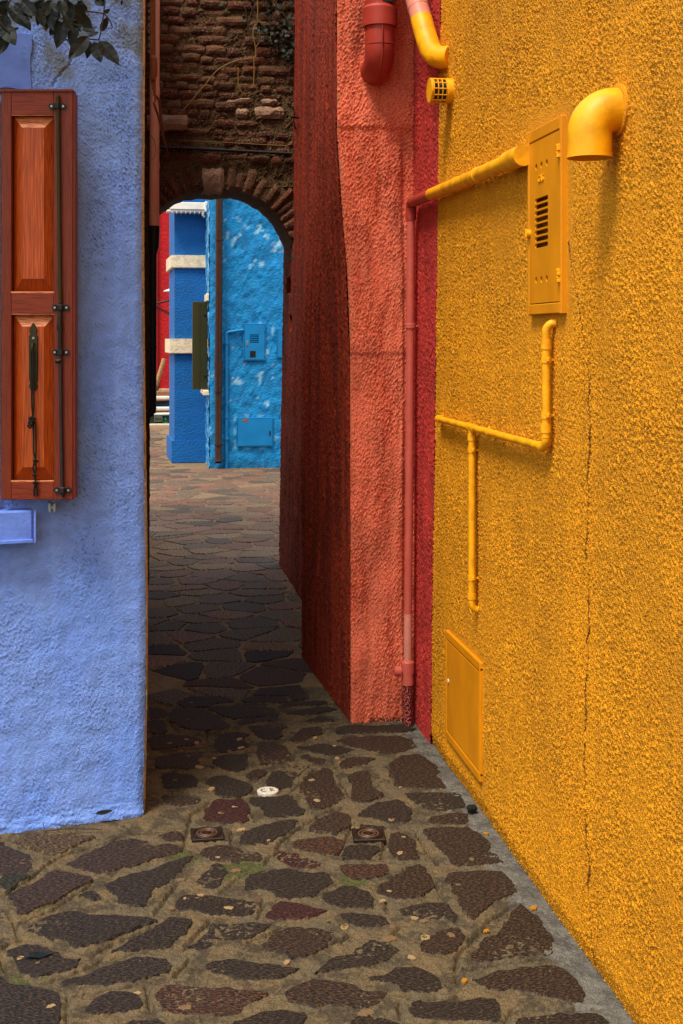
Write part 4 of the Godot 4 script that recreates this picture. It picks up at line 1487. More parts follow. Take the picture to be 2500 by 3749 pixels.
	b = mb(); b.tube(pv([P(0.99, 0.37, 15.318), P(0.99, 0.37, 15.28)]), 0.022, 12); put("tap", b, M.azure_metal, t)
	cabinet("meter_cabinet", 1.185, 1.453, 1.286, 1.732, "azure meter cabinet with louvres on the azure house", true)
	cabinet("meter_cabinet", 1.587, 1.86, 1.316, 1.672, "azure cabinet half hidden by the arch jamb", false)
	var o := cabinet("wall_hatch", 1.108, 1.545, 0.258, 0.607, "low azure hatch with a peeled orange patch near the ground", false)
	b = mb()
	var q := PackedVector2Array()
	for p in [[1.165, 0.582], [1.20, 0.592], [1.245, 0.588], [1.252, 0.56], [1.235, 0.545], [1.21, 0.565], [1.175, 0.562]]:
		q.append(Vector2(p[0], p[1]))
	b.poly(q, Transform3D(Basis(), P(0, 0, 15.319)), 0.0035); put("bare_patch", b, M.boat_wood, o)
	b = mb(); b.box(P(1.505, 0.42, 15.318), Vector3(0.008, 0.028, 0.006), Basis(), 0.002); put("lock", b, M.black_iron, o)

func cabinet(called: String, x0: float, x1: float, h0: float, h1: float, label: String, vents: bool) -> Node3D:
	var t := thing(called, P((x0 + x1) / 2, h0, 15.34), label, "cabinet")
	var cx := (x0 + x1) / 2; var cy := (h0 + h1) / 2
	var b := mb(); b.box(P(cx, h1 - 0.007, 15.345), Vector3((x1 - x0) / 2, 0.007, 0.022), Basis(), 0.003)
	b.box(P(cx, h0 + 0.007, 15.345), Vector3((x1 - x0) / 2, 0.007, 0.022), Basis(), 0.003)
	b.box(P(x0 + 0.006, cy, 15.345), Vector3(0.006, (h1 - h0) / 2 - 0.014, 0.022), Basis(), 0.003)
	b.box(P(x1 - 0.006, cy, 15.345), Vector3(0.006, (h1 - h0) / 2 - 0.014, 0.022), Basis(), 0.003)
	put("frame", b, M.azure_metal, t)
	var door := CSGBox3D.new()
	door.name = "door"
	door.size = Vector3(x1 - x0 - 0.028, h1 - h0 - 0.028, 0.06)
	door.material = M.azure_metal
	t.add_child(door)
	door.position = P(cx, cy, 15.348) - org
	if vents:
		for k in 5:
			var e := CSGBox3D.new()
			e.name = "louvre_slot"
			e.operation = CSGShape3D.OPERATION_SUBTRACTION
			e.size = Vector3(0.108, 0.0125, 0.05)
			e.position = Vector3(-0.002, 1.508 + k * 0.0215 - cy, 0.012)
			e.material = M.azure_metal
			door.add_child(e, true)
		b = mb(); b.box(P(x0 + 0.045, 1.495, 15.316), Vector3(0.012, 0.028, 0.005), Basis(), 0.003); put("lock", b, M.screw, t)
		b = mb(); b.box(P(cx - 0.02, 1.365, 15.3168), Vector3(0.034, 0.038, 0.0012)); put("sticker", b, M.cast_black, t)
		for hh in [h0 + 0.07, h1 - 0.07]:
			b = mb(); b.box(P(x1 - 0.012, hh, 15.318), Vector3(0.006, 0.02, 0.006), Basis(), 0.002); put("hinge", b, M.azure_metal, t)
	return t

func slab(ch: Node, called: String, h0: float, h1: float, grow: float, m: Material, bev: float) -> void:
	var bb := mb()
	var pts := PackedVector2Array([Vector2(0.390 - grow, -16.12 + grow), Vector2(0.345 - grow, -17.1), Vector2(0.80, -17.1), Vector2(0.80, -16.12 + grow)])
	bb.poly(pts, Transform3D(Basis(Vector3.RIGHT, Vector3.BACK, Vector3.DOWN), Vector3(0, h1, 0)), h1 - h0, bev)
	put(called, bb, m, ch)

# ---------------------------------------------------------------- canal
func hull(b: MB, x0: float, x1: float, d: float, half: float, low: float, top: float, flare: float) -> void:
	# boat lying along x: pointed at both ends, flared sides
	var k := 14
	var st := []
	for i in k + 1:
		var s := float(i) / k
		var w := half * pow(sin(PI * clampf(s * 0.92 + 0.04, 0.0, 1.0)), 0.6)
		var x := lerpf(x0, x1, s)
		var sheer := top + 0.14 * pow(absf(s - 0.5) * 2.0, 2.5)
		st.append([Vector3(x, low, -d), Vector3(x, low + 0.08, -d + w * (1.0 - flare)), Vector3(x, sheer, -d + w), Vector3(x, low + 0.08, -d - w * (1.0 - flare)), Vector3(x, sheer, -d - w)])
	for i in k:
		var a: Array = st[i]; var c: Array = st[i + 1]
		b.face([a[1], c[1], c[2], a[2]], Vector3.BACK)
		b.face([a[3], c[3], c[4], a[4]], Vector3.FORWARD)
		b.face([a[0], c[0], c[1], a[1]], Vector3.DOWN)
		b.face([a[0], c[0], c[3], a[3]], Vector3.DOWN)

func canal_things() -> void:
	var t := thing("house", P(0.5, 0, 34.0), "deep red house on the far side of the canal", "house")
	var b := mb(); b.box(P(1.0, 4.0, 36.0), Vector3(7.0, 4.0, 2.0)); put("wall", b, M.canal_red, t)
	b = mb(); b.box(P(1.0, 8.1, 36.0), Vector3(7.3, 0.1, 2.3), Basis(), 0.03); put("roof", b, M.roof_tile, t)
	b = mb(); b.box(P(1.0, 0.12, 33.97), Vector3(7.0, 0.12, 0.03), Basis(), 0.01); put("plinth", b, M.quay_stone, t)
	b = mb(); b.tube(pv([P(0.345, 0.2, 33.94), P(0.345, 8.0, 33.94)]), 0.05, 12); put("drainpipe", b, M.canal_red, t)
	# near boat: grey green hull, white rubbing strake, number and anchor
	t = thing("boat", P(0.4, -0.55, 24.35), "grey green boat with a number and a green anchor, moored at the quay", "boat")
	b = mb(); hull(b, -2.6, 3.0, 24.75, 0.62, -0.75, 0.12, 0.08); put("hull", b, M.hull_green, t)
	b = mb(); b.tube(pv([P(-2.4, 0.20, 24.55), P(-1.2, 0.150, 24.155), P(0.2, 0.145, 24.125), P(1.5, 0.15, 24.155), P(2.8, 0.22, 24.55)]), 0.026, 10); put("gunwale", b, M.white_paint, t)
	b = mb(); b.box(P(0.3, 0.19, 24.42), Vector3(1.6, 0.012, 0.10), Basis(Vector3.BACK, -0.012), 0.004); put("side_deck", b, M.boat_wood, t)
	b = mb(); b.box(P(0.3, 0.225, 24.62), Vector3(1.7, 0.03, 0.04), Basis(), 0.01); put("coaming", b, M.white_paint, t)
	b = mb(); b.box(P(0.285, 0.058, 24.092), Vector3(0.075, 0.048, 0.012)); put("number_plate", b, M.number_plate, t)
	var tm := TextMesh.new()
	var ft := SystemFont.new()
	ft.font_names = PackedStringArray(["Droid Sans"])
	tm.font = ft
	tm.text = "866"
	tm.font_size = 32
	tm.pixel_size = 0.0026
	tm.depth = 0.004
	var o := putm("number", tm, M.cast_black, t)
	o.position = P(0.285, 0.060, 24.077) - org
	b = mb()
	var ax := 0.418; var ay := 0.02; var ad := 24.085
	b.tube(pv([P(ax, ay - 0.045, ad), P(ax, ay + 0.040, ad)]), 0.007, 8)
	b.tube(pv([P(ax - 0.022, ay + 0.026, ad), P(ax + 0.022, ay + 0.026, ad)]), 0.006, 8)
	b.tube(arc(P(ax, ay - 0.005, ad), Vector3.LEFT, Vector3.DOWN, 0.038, 10, 0.0, PI), 0.008, 8)
	b.tube(arc(P(ax, ay + 0.050, ad), Vector3.LEFT, Vector3.DOWN, 0.010, 10, 0.0, TAU), 0.004, 8)
	put("anchor_emblem", b, M.anchor_green, t)
	t = thing("boat", P(0.3, -0.55, 26.9), "dark blue boat with brown trim behind the grey green boat", "boat")
	b = mb(); hull(b, -2.8, 3.4, 27.1, 0.65, -0.75, 0.28, 0.10); put("hull", b, M.hull_blue, t)
	b = mb(); b.tube(pv([P(-2.2, 0.36, 26.8), P(0.2, 0.29, 26.43), P(2.6, 0.34, 26.7)]), 0.03, 10); put("gunwale", b, M.boat_wood, t)
	b = mb(); b.box(P(0.4, 0.33, 27.05), Vector3(1.5, 0.03, 0.25), Basis(), 0.01); put("foredeck", b, M.white_paint, t)
	b = mb(); b.box(P(0.5, 0.40, 27.1), Vector3(1.1, 0.06, 0.22), Basis(), 0.02); put("cabin_top", b, M.boat_wood, t)
	t = thing("mooring_pole", P(0.05, -0.8, 25.6), "leaning pale wooden mooring pole beside the boats", "pole")
	b = mb(); b.tube(pv([P(-0.10, -0.8, 25.7), P(0.16, 0.25, 25.5), P(0.252, 0.614, 25.4), P(0.41, 1.15, 25.36), P(0.413, 1.162, 25.36)]), 0.04, 12, true, PackedFloat32Array([0.05, 0.046, 0.044, 0.040, 0.034])); put("post", b, M.pole_wood, t)
	b = mb(); b.tube(pv([P(0.20, 0.62, 25.37), P(0.31, 0.60, 25.35), P(0.30, 0.55, 25.36), P(0.19, 0.57, 25.38)]), 0.012, 8); put("mooring_rope", b, M.rope, t)
	# lamp and iron arm on the house side behind the chimney
	t = thing("wall_lamp", P(0.39, 2.2, 17.32), "white enamel wall lamp peeping out behind the blue chimney", "lamp")
	b = mb(); b.tube(pv([P(0.385, 2.235, 17.3), P(0.385, 2.222, 17.3), P(0.385, 2.188, 17.3), P(0.385, 2.180, 17.3)]), 0.1, 20, false, PackedFloat32Array([0.022, 0.03, 0.112, 0.116])); put("lamp_shade", b, M.white_paint, t)
	b = mb(); b.tube(pv([P(0.385, 2.228, 17.3), P(0.385, 2.245, 17.3)]), 0.045, 12); put("cap", b, M.black_iron, t)
	b = mb(); b.tube(pv([P(0.385, 2.24, 17.3), P(0.372, 2.26, 17.3), P(0.355, 2.285, 17.3), P(0.372, 2.305, 17.3), P(0.42, 2.31, 17.3), P(0.76, 2.31, 17.3)]), 0.008, 8); put("arm", b, M.black_iron, t)
	b = mb(); b.tube(pv([P(0.385, 2.185, 17.3), P(0.385, 2.16, 17.3), P(0.385, 2.14, 17.3)]), 0.02, 12, true, PackedFloat32Array([0.018, 0.024, 0.012])); put("bulb", b, M.white_stone, t)
	t = thing("iron_bracket", P(0.76, 2.0, 17.3), "black iron bracket with two arms across the red far wall", "bracket")
	b = mb(); b.tube(pv([P(0.10, 2.007, 17.28), P(0.376, 2.063, 17.30), P(0.76, 2.14, 17.3)]), 0.011, 8); put("upper_arm", b, M.black_iron, t)
	b = mb(); b.tube(pv([P(0.10, 2.02, 17.28), P(0.366, 1.885, 17.30), P(0.76, 1.69, 17.3)]), 0.008, 8); put("lower_arm", b, M.black_iron, t)
	b = mb(); b.tube(pv([P(0.10, 2.0, 17.28), P(0.366, 1.862, 17.30), P(0.76, 1.665, 17.3)]), 0.006, 8); put("lower_arm", b, M.black_iron, t)

# ---------------------------------------------------------------- fittings on the yellow wall
func ring(b: MB, at: Vector3, dir: Vector3, r: float, half: float) -> void:
	b.tube(pv([at - dir * half, at - dir * half * 0.8, at + dir * half * 0.8, at + dir * half]), r, 16, true, PackedFloat32Array([r * 0.93, r, r, r * 0.93]))

func yellow_fittings() -> void:
	# ---- gas meter cabinet, let into the wall
	var t := thing("gas_cabinet", P(1.08, 1.62, 3.355), "tall yellow gas meter cabinet with black louvres on the yellow wall", "cabinet")
	var b: MB
	var d0 := 3.215; var d1 := 3.495; var h0 := 1.621; var h1 := 2.126
	var dc := (d0 + d1) / 2; var hc := (h0 + h1) / 2
	for s in [-1.0, 1.0]:
		b = mb(); b.box(P(1.083, hc, dc + s * (d1 - d0) / 2), Vector3(0.010, (h1 - h0) / 2 + 0.006, 0.007), Basis(), 0.002); put("frame_side", b, M.yellow_metal, t)
	b = mb(); b.box(P(1.083, h1 - 0.012, dc), Vector3(0.010, 0.016, (d1 - d0) / 2 - 0.007), Basis(), 0.002); put("frame_top", b, M.yellow_metal, t)
	b = mb(); b.box(P(1.083, h0 + 0.010, dc), Vector3(0.010, 0.014, (d1 - d0) / 2 - 0.007), Basis(), 0.002); put("frame_bottom", b, M.yellow_metal, t)
	b = mb(); b.box(P(1.205, hc, dc), Vector3(0.004, 0.220, 0.122)); put("back_plate", b, M.grey_steel, t)
	# door: a sheet with eight louvre slots and six holes really cut through it
	var door := CSGBox3D.new()
	door.name = "door"
	door.size = Vector3(0.006, h1 - h0 - 0.058, d1 - d0 - 0.020)
	t.add_child(door)
	door.position = P(1.0775, hc - 0.002, dc) - org
	door.material = M.yellow_metal
	for k in 8:
		var hh := 1.806 + k * 0.0178 - door.position.y - org.y
		var slot := CSGBox3D.new()
		slot.name = "slot"
		slot.operation = CSGShape3D.OPERATION_SUBTRACTION
		slot.size = Vector3(0.03, 0.0125, 0.104)
		slot.position = Vector3(0, hh, -0.022)
		slot.material = M.yellow_metal
		door.add_child(slot, true)
		for s in [-1.0, 1.0]:
			var e := CSGCylinder3D.new()
			e.name = "slot_end"
			e.operation = CSGShape3D.OPERATION_SUBTRACTION
			e.radius = 0.00625
			e.height = 0.03
			e.sides = 12
			e.rotation_degrees = Vector3(0, 0, 90)
			e.position = Vector3(0, hh, -0.022 + s * 0.052)
			e.material = M.yellow_metal
			door.add_child(e, true)
	for row in [2.024, 1.712]:
		for k in 3:
			var e := CSGCylinder3D.new()
			e.name = "hole"
			e.operation = CSGShape3D.OPERATION_SUBTRACTION
			e.radius = 0.0095
			e.height = 0.03
			e.sides = 14
			e.rotation_degrees = Vector3(0, 0, 90)
			e.position = Vector3(0, row - door.position.y - org.y, (k - 1) * 0.047 - 0.022)
			e.material = M.yellow_metal
			door.add_child(e, true)
	var tm := TextMesh.new()
	var ft := SystemFont.new()
	ft.font_names = PackedStringArray(["Droid Sans"])
	ft.font_weight = 700
	tm.font = ft
	tm.text = "GAS"
	tm.font_size = 32
	tm.pixel_size = 0.00085
	tm.depth = 0.004
	var o := putm("lettering", tm, M.yellow_pipe, t)
	o.rotation_degrees = Vector3(0, -90, 0)
	o.position = P(1.0735, 1.988, dc + 0.024) - org
	for hh in [2.04, 1.715]:
		b = mb()
		for k in 4:
			b.box(P(1.071, hh + k * 0.009 - 0.014, d0 + 0.004 + 0.003 * (k % 2)), Vector3(0.006, 0.005, 0.006), Basis(), 0.002)
		put("hinge", b, M.yellow_pipe, t)
	b = mb(); ring(b, P(1.070, 1.845, d1 - 0.012), Vector3.RIGHT, 0.011, 0.006); b.box(P(1.066, 1.845, d1 - 0.012), Vector3(0.005, 0.012, 0.003), Basis(), 0.001); put("lock", b, M.yellow_pipe, t)
	# ---- low hatch
	t = thing("wall_hatch", P(1.085, 0.1, 4.31), "square yellow metal hatch low on the yellow wall", "hatch")
	d0 = 4.045; d1 = 4.525; h0 = 0.115; h1 = 0.495
	dc = (d0 + d1) / 2; hc = (h0 + h1) / 2
	b = mb(); b.box(P(1.088, h1 - 0.010, dc), Vector3(0.0085, 0.014, (d1 - d0) / 2), Basis(), 0.002); put("frame_top", b, M.yellow_metal, t)
	b = mb(); b.box(P(1.088, h0 + 0.010, dc), Vector3(0.0085, 0.014, (d1 - d0) / 2), Basis(), 0.002); put("frame_bottom", b, M.yellow_metal, t)
	for s in [-1.0, 1.0]:
		b = mb(); b.box(P(1.088, hc, dc + s * ((d1 - d0) / 2 - 0.006)), Vector3(0.0083, (h1 - h0) / 2 - 0.014, 0.006), Basis(), 0.002); put("frame_side", b, M.yellow_metal, t)
	b = mb(); b.box(P(1.087, hc - 0.001, dc), Vector3(0.006, (h1 - h0) / 2 - 0.028, (d1 - d0) / 2 - 0.017), Basis(), 0.002); put("door", b, M.yellow_metal, t)
	b = mb(); ring(b, P(1.0800, 0.325, d1 - 0.045), Vector3.RIGHT, 0.008, 0.003); put("lock", b, M.white_stone, t)
	# ---- big vent elbow
	t = thing("vent_elbow", P(1.09, 2.08, 2.83), "fat yellow vent elbow opening downwards, right of the gas cabinet", "vent")
	b = mb()
	var ec := P(1.075, 2.020, 2.835)
	b.tube(pv([P(1.095, 2.078, 2.835), P(1.083, 2.078, 2.835), arc(ec + Vector3(0, 0.0, 0), Vector3.UP, Vector3.LEFT, 0.058, 12), P(1.017, 2.0, 2.835), P(1.017, 1.968, 2.835)]), 0.051, 32, false); put("elbow", b, M.yellow_pipe, t)
	b = mb(); b.tube(pv([P(1.017, 1.966, 2.835), P(1.017, 1.974, 2.835)]), 0.0522, 32, false); b.tube(pv([P(1.017, 1.966, 2.835), P(1.017, 2.02, 2.835)]), 0.0475, 32, false); put("rim", b, M.yellow_pipe, t)
	b = mb(); ring(b, P(1.088, 2.078, 2.835), Vector3.RIGHT, 0.062, 0.008); put("wall_collar", b, M.yellow, t)
	# ---- slotted vent cap
	t = thing("slotted_vent", P(1.09, 2.39, 4.46), "small slotted yellow vent cap sticking out above the pipe", "vent")
	b = mb(); ring(b, P(1.080, 2.432, 4.46), Vector3.RIGHT, 0.046, 0.016); put("sleeve", b, M.yellow_pipe, t)
	b = mb(); b.tube(pv([P(1.070, 2.432, 4.46), P(1.030, 2.432, 4.46)]), 0.033, 18); put("inner_shade", b, M.vent_shade, t)  # dark core standing in for the shade within the cap
	for k in 4:
		b = mb(); var xx := 1.062 - k * 0.0155
		b.tube(arc(P(xx, 2.432, 4.46), Vector3.UP, Vector3.BACK, 0.042, 28, 0.0, TAU), 0.0022, 6, false); put("rib", b, M.yellow_pipe, t)
	for k in 12:
		var a := TAU * k / 12.0
		b = mb(); var e := Vector3(0, cos(a), sin(a)) * 0.0425
		b.tube(pv([P(1.072, 2.432, 4.46) + e, P(1.010, 2.432, 4.46) + e]), 0.0024, 6); put("bar", b, M.yellow_pipe, t)
	b = mb(); ring(b, P(1.009, 2.432, 4.46), Vector3.RIGHT, 0.045, 0.004); put("end_cap", b, M.yellow_pipe, t)
	# ---- run of thin gas pipe: down from the wall, along, with a branch
	t = thing("gas_pipe", P(1.067, 0.65, 4.0), "thin yellow gas pipe bent in steps across the yellow wall", "pipe")
	var x := 1.067
	b = mb(); b.tube(pv([P(1.092, 1.592, 3.295), P(1.088, 1.592, 3.297), arc(P(1.090, 1.567, 3.303), Vector3.UP, Vector3(-0.95, 0, -0.3).normalized(), 0.025, 6), P(x, 1.545, 3.312), P(x, 1.284, 3.314), arc(P(x, 1.284, 3.340), Vector3.BACK, Vector3.DOWN, 0.026, 6), P(x, 1.258, 4.58)]), 0.0115, 14); put("main_run", b, M.yellow_pipe, t)
	b = mb(); b.tube(pv([P(x, 1.258, 4.57), P(x, 1.258, 4.585), arc(P(x + 0.015, 1.258, 4.585), Vector3.LEFT, Vector3.FORWARD, 0.015, 5), P(1.092, 1.258, 4.60)]), 0.0125, 14); put("end_elbow", b, M.yellow_pipe, t)
	b = mb(); b.tube(pv([P(x, 1.262, 4.097), P(x, 0.700, 4.097), P(x, 0.682, 4.097), arc(P(x + 0.022, 0.682, 4.097), Vector3.LEFT, Vector3.DOWN, 0.022, 6), P(1.092, 0.66, 4.095)]), 0.0115, 14); put("branch", b, M.yellow_pipe, t)
	for f in [[P(x, 1.535, 3.312), Vector3.UP, 0.0145, 0.013], [P(x, 1.310, 3.314), Vector3.UP, 0.0145, 0.012], [P(x, 1.258, 3.352), Vector3.FORWARD, 0.0145, 0.008], [P(x, 1.258, 4.125), Vector3.FORWARD, 0.015, 0.010], [P(x, 1.258, 4.068), Vector3.FORWARD, 0.015, 0.010], [P(x, 1.226, 4.097), Vector3.UP, 0.0145, 0.010], [P(x, 0.705, 4.097), Vector3.UP, 0.0145, 0.010], [P(x, 1.258, 4.555), Vector3.FORWARD, 0.0145, 0.008]]:
		b = mb(); ring(b, f[0], f[1], f[2], f[3]); put("coupling", b, M.yellow_pipe, t)
	for f in [[P(x, 1.494, 3.312), 0], [P(x, 1.345, 3.313), 0], [P(x, 1.185, 4.097), 0], [P(x, 0.765, 4.097), 0], [P(x, 1.258, 3.88), 1]]:
		b = mb()
		if f[1] == 0:
			ring(b, f[0], Vector3.UP, 0.014, 0.009)
			b.box(f[0], Vector3(0.004, 0.006, 0.021), Basis(), 0.002)
		else:
			ring(b, f[0], Vector3.FORWARD, 0.014, 0.008)
			b.box(f[0], Vector3(0.004, 0.019, 0.006), Basis(), 0.002)
		b.box(f[0] + Vector3(0.016, 0, 0), Vector3(0.010, 0.003, 0.003))
		put("clip", b, M.yellow_pipe, t)
	# ---- thick pipe from the cabinet to the corner, first yellow then pink, and down to the ground
	t = thing("vent_pipe", P(1.05, 0, 5.03), "pipe from the gas cabinet to the corner, yellow then pink down to the ground", "pipe")
	x = 1.058
	b = mb(); b.tube(pv([P(x, 2.066, 3.49), P(x, 2.068, 3.55), P(x, 2.068, 3.64), P(x, 2.068, 3.655), P(x, 2.074, 4.10), P(x, 2.086, 4.66)]), 0.02, 18, true, PackedFloat32Array([0.030, 0.030, 0.030, 0.024, 0.023, 0.022])); put("yellow_run", b, M.yellow_pipe, t)
	b = mb(); ring(b, P(x, 2.072, 3.98), Vector3.FORWARD, 0.0265, 0.009); put("joint_ring", b, M.yellow_pipe, t)
	b = mb(); b.tube(pv([P(x, 2.0855, 4.64), P(x, 2.092, 4.99), P(x, 2.088, 5.012), P(x, 2.07, 5.02), P(1.057, 2.03, 5.02)]), 0.0215, 18); put("pink_elbow", b, M.red_pipe, t)
	b = mb(); b.tube(pv([P(1.057, 2.05, 5.02), P(1.053, 1.0, 5.03), P(1.049, 0.44, 5.038)]), 0.0165, 16); put("upright", b, M.pink_pipe, t)
	b = mb(); b.tube(pv([P(1.0493, 0.45, 5.038), P(1.0485, 0.24, 5.039)]), 0.0168, 16); put("upright", b, M.pale_pink_pipe, t)
	b = mb(); ring(b, P(1.057, 2.035, 5.02), Vector3.UP, 0.021, 0.012); put("joint_ring", b, M.red_pipe, t)
	b = mb(); ring(b, P(1.0555, 1.60, 5.025), Vector3.UP, 0.0215, 0.010); b.box(P(1.072, 1.60, 5.03), Vector3(0.014, 0.004, 0.006), Basis(), 0.001); put("clip", b, M.pink_pipe, t)
	b = mb(); b.tube(pv([P(1.048, 0.262, 5.039), P(1.048, 0.255, 5.039), P(1.048, 0.215, 5.039), P(1.048, 0.205, 5.039), P(1.048, 0.175, 5.039), P(1.048, 0.165, 5.039)]), 0.02, 18, true, PackedFloat32Array([0.021, 0.0265, 0.0265, 0.0225, 0.0265, 0.0235])); b.tube(pv([P(1.045, 0.222, 5.039), P(1.02, 0.222, 5.039)]), 0.013, 14); put("tee", b, M.pink_pipe, t)
	b = mb(); ring(b, P(1.006, 0.222, 5.034), Vector3.RIGHT, 0.021, 0.013); b.box(P(0.997, 0.222, 5.036), Vector3(0.006, 0.011, 0.011), Basis(Vector3.RIGHT, 0.4), 0.003); put("plug", b, M.pink_pipe, t)
	b = mb(); b.tube(pv([P(1.048, 0.17, 5.039), P(1.048, 0.0, 5.039)]), 0.0185, 16); put("peeling_foot", b, M.peeling, t)

# ---------------------------------------------------------------- big drain pipes over the buttress
func red_fittings() -> void:
	var t := thing("drain_pipe", P(0.924, 2.58, 4.98), "fat red drain pipe bending into the buttress at the top", "pipe")
	var b := mb()
	b.tube(pv([P(0.924, 4.3, 4.98), P(0.924, 2.86, 4.98)]), 0.050, 28); put("upper_pipe", b, M.red_pipe, t)
	b = mb(); b.tube(pv([P(0.924, 2.90, 4.98), P(0.924, 2.86, 4.98), P(0.924, 2.848, 4.98), P(0.924, 2.79, 4.98), P(0.924, 2.778, 4.98)]), 0.06, 30, true, PackedFloat32Array([0.056, 0.060, 0.069, 0.0695, 0.068])); put("socket", b, M.red_pipe, t)
	b = mb(); b.tube(pv([P(0.924, 2.79, 4.98), P(0.924, 2.705, 4.98), arc(P(0.924, 2.705, 5.055), Vector3.BACK, Vector3.DOWN, 0.075, 12), P(0.924, 2.63, 5.14)]), 0.0585, 30); put("elbow", b, M.red_pipe, t)
	b = mb(); b.tube(pv([P(0.924, 2.785, 4.919), P(0.924, 2.70, 4.919), arc(P(0.924, 2.705, 5.055), Vector3.BACK, Vector3.DOWN, 0.1345, 10, 0.05, 1.3)]), 0.0035, 6); put("seam", b, M.red_pipe, t)
	b = mb(); b.box(P(0.945, 2.882, 4.928), Vector3(0.022, 0.018, 0.008), Basis(), 0.002); put("clip_slot", b, M.black_iron, t)
	t = thing("overflow_pipe", P(1.05, 2.55, 4.6), "slanting overflow pipe, pink above and yellow where it meets the wall", "pipe")
	b = mb(); b.tube(pv([P(0.92, 3.6, 5.0), P(0.985, 3.1, 4.88), P(1.022, 2.81, 4.735), P(1.030, 2.742, 4.695)]), 0.040, 22); put("pink_length", b, M.pale_pink_pipe, t)
	b = mb(); b.tube(pv([P(1.0295, 2.745, 4.697), P(1.035, 2.69, 4.665), P(1.040, 2.645, 4.635), P(1.046, 2.605, 4.605), P(1.058, 2.580, 4.575), P(1.075, 2.570, 4.548), P(1.10, 2.567, 4.52)]), 0.041, 24); put("yellow_elbow", b, M.yellow_pipe, t)
	b = mb(); ring(b, P(1.024, 2.795, 4.727), Vector3(0.2, -0.88, 0.42).normalized(), 0.0425, 0.004); put("joint_ring", b, M.pale_pink_pipe, t)
	b = mb(); ring(b, P(1.036, 2.685, 4.662), Vector3(0.12, -0.88, 0.45).normalized(), 0.0425, 0.004); put("joint_ring", b, M.yellow_pipe, t)
	t = thing("bent_wire", P(0.95, 2.9, 7.9), "thin bent wire sticking out of the shaded red wall by the bricks", "wire")
	b = mb(); b.tube(pv([P(0.955, 2.885, 8.1), P(0.93, 2.915, 7.95), P(0.925, 2.94, 7.85), P(0.905, 2.955, 7.75)]), 0.0035, 6); put("wire", b, M.dull_steel, t)
	b = mb(); b.tube(pv([P(0.955, 2.915, 7.88), P(0.90, 2.915, 7.86)]), 0.006, 8); put("nail", b, M.black_iron, t)

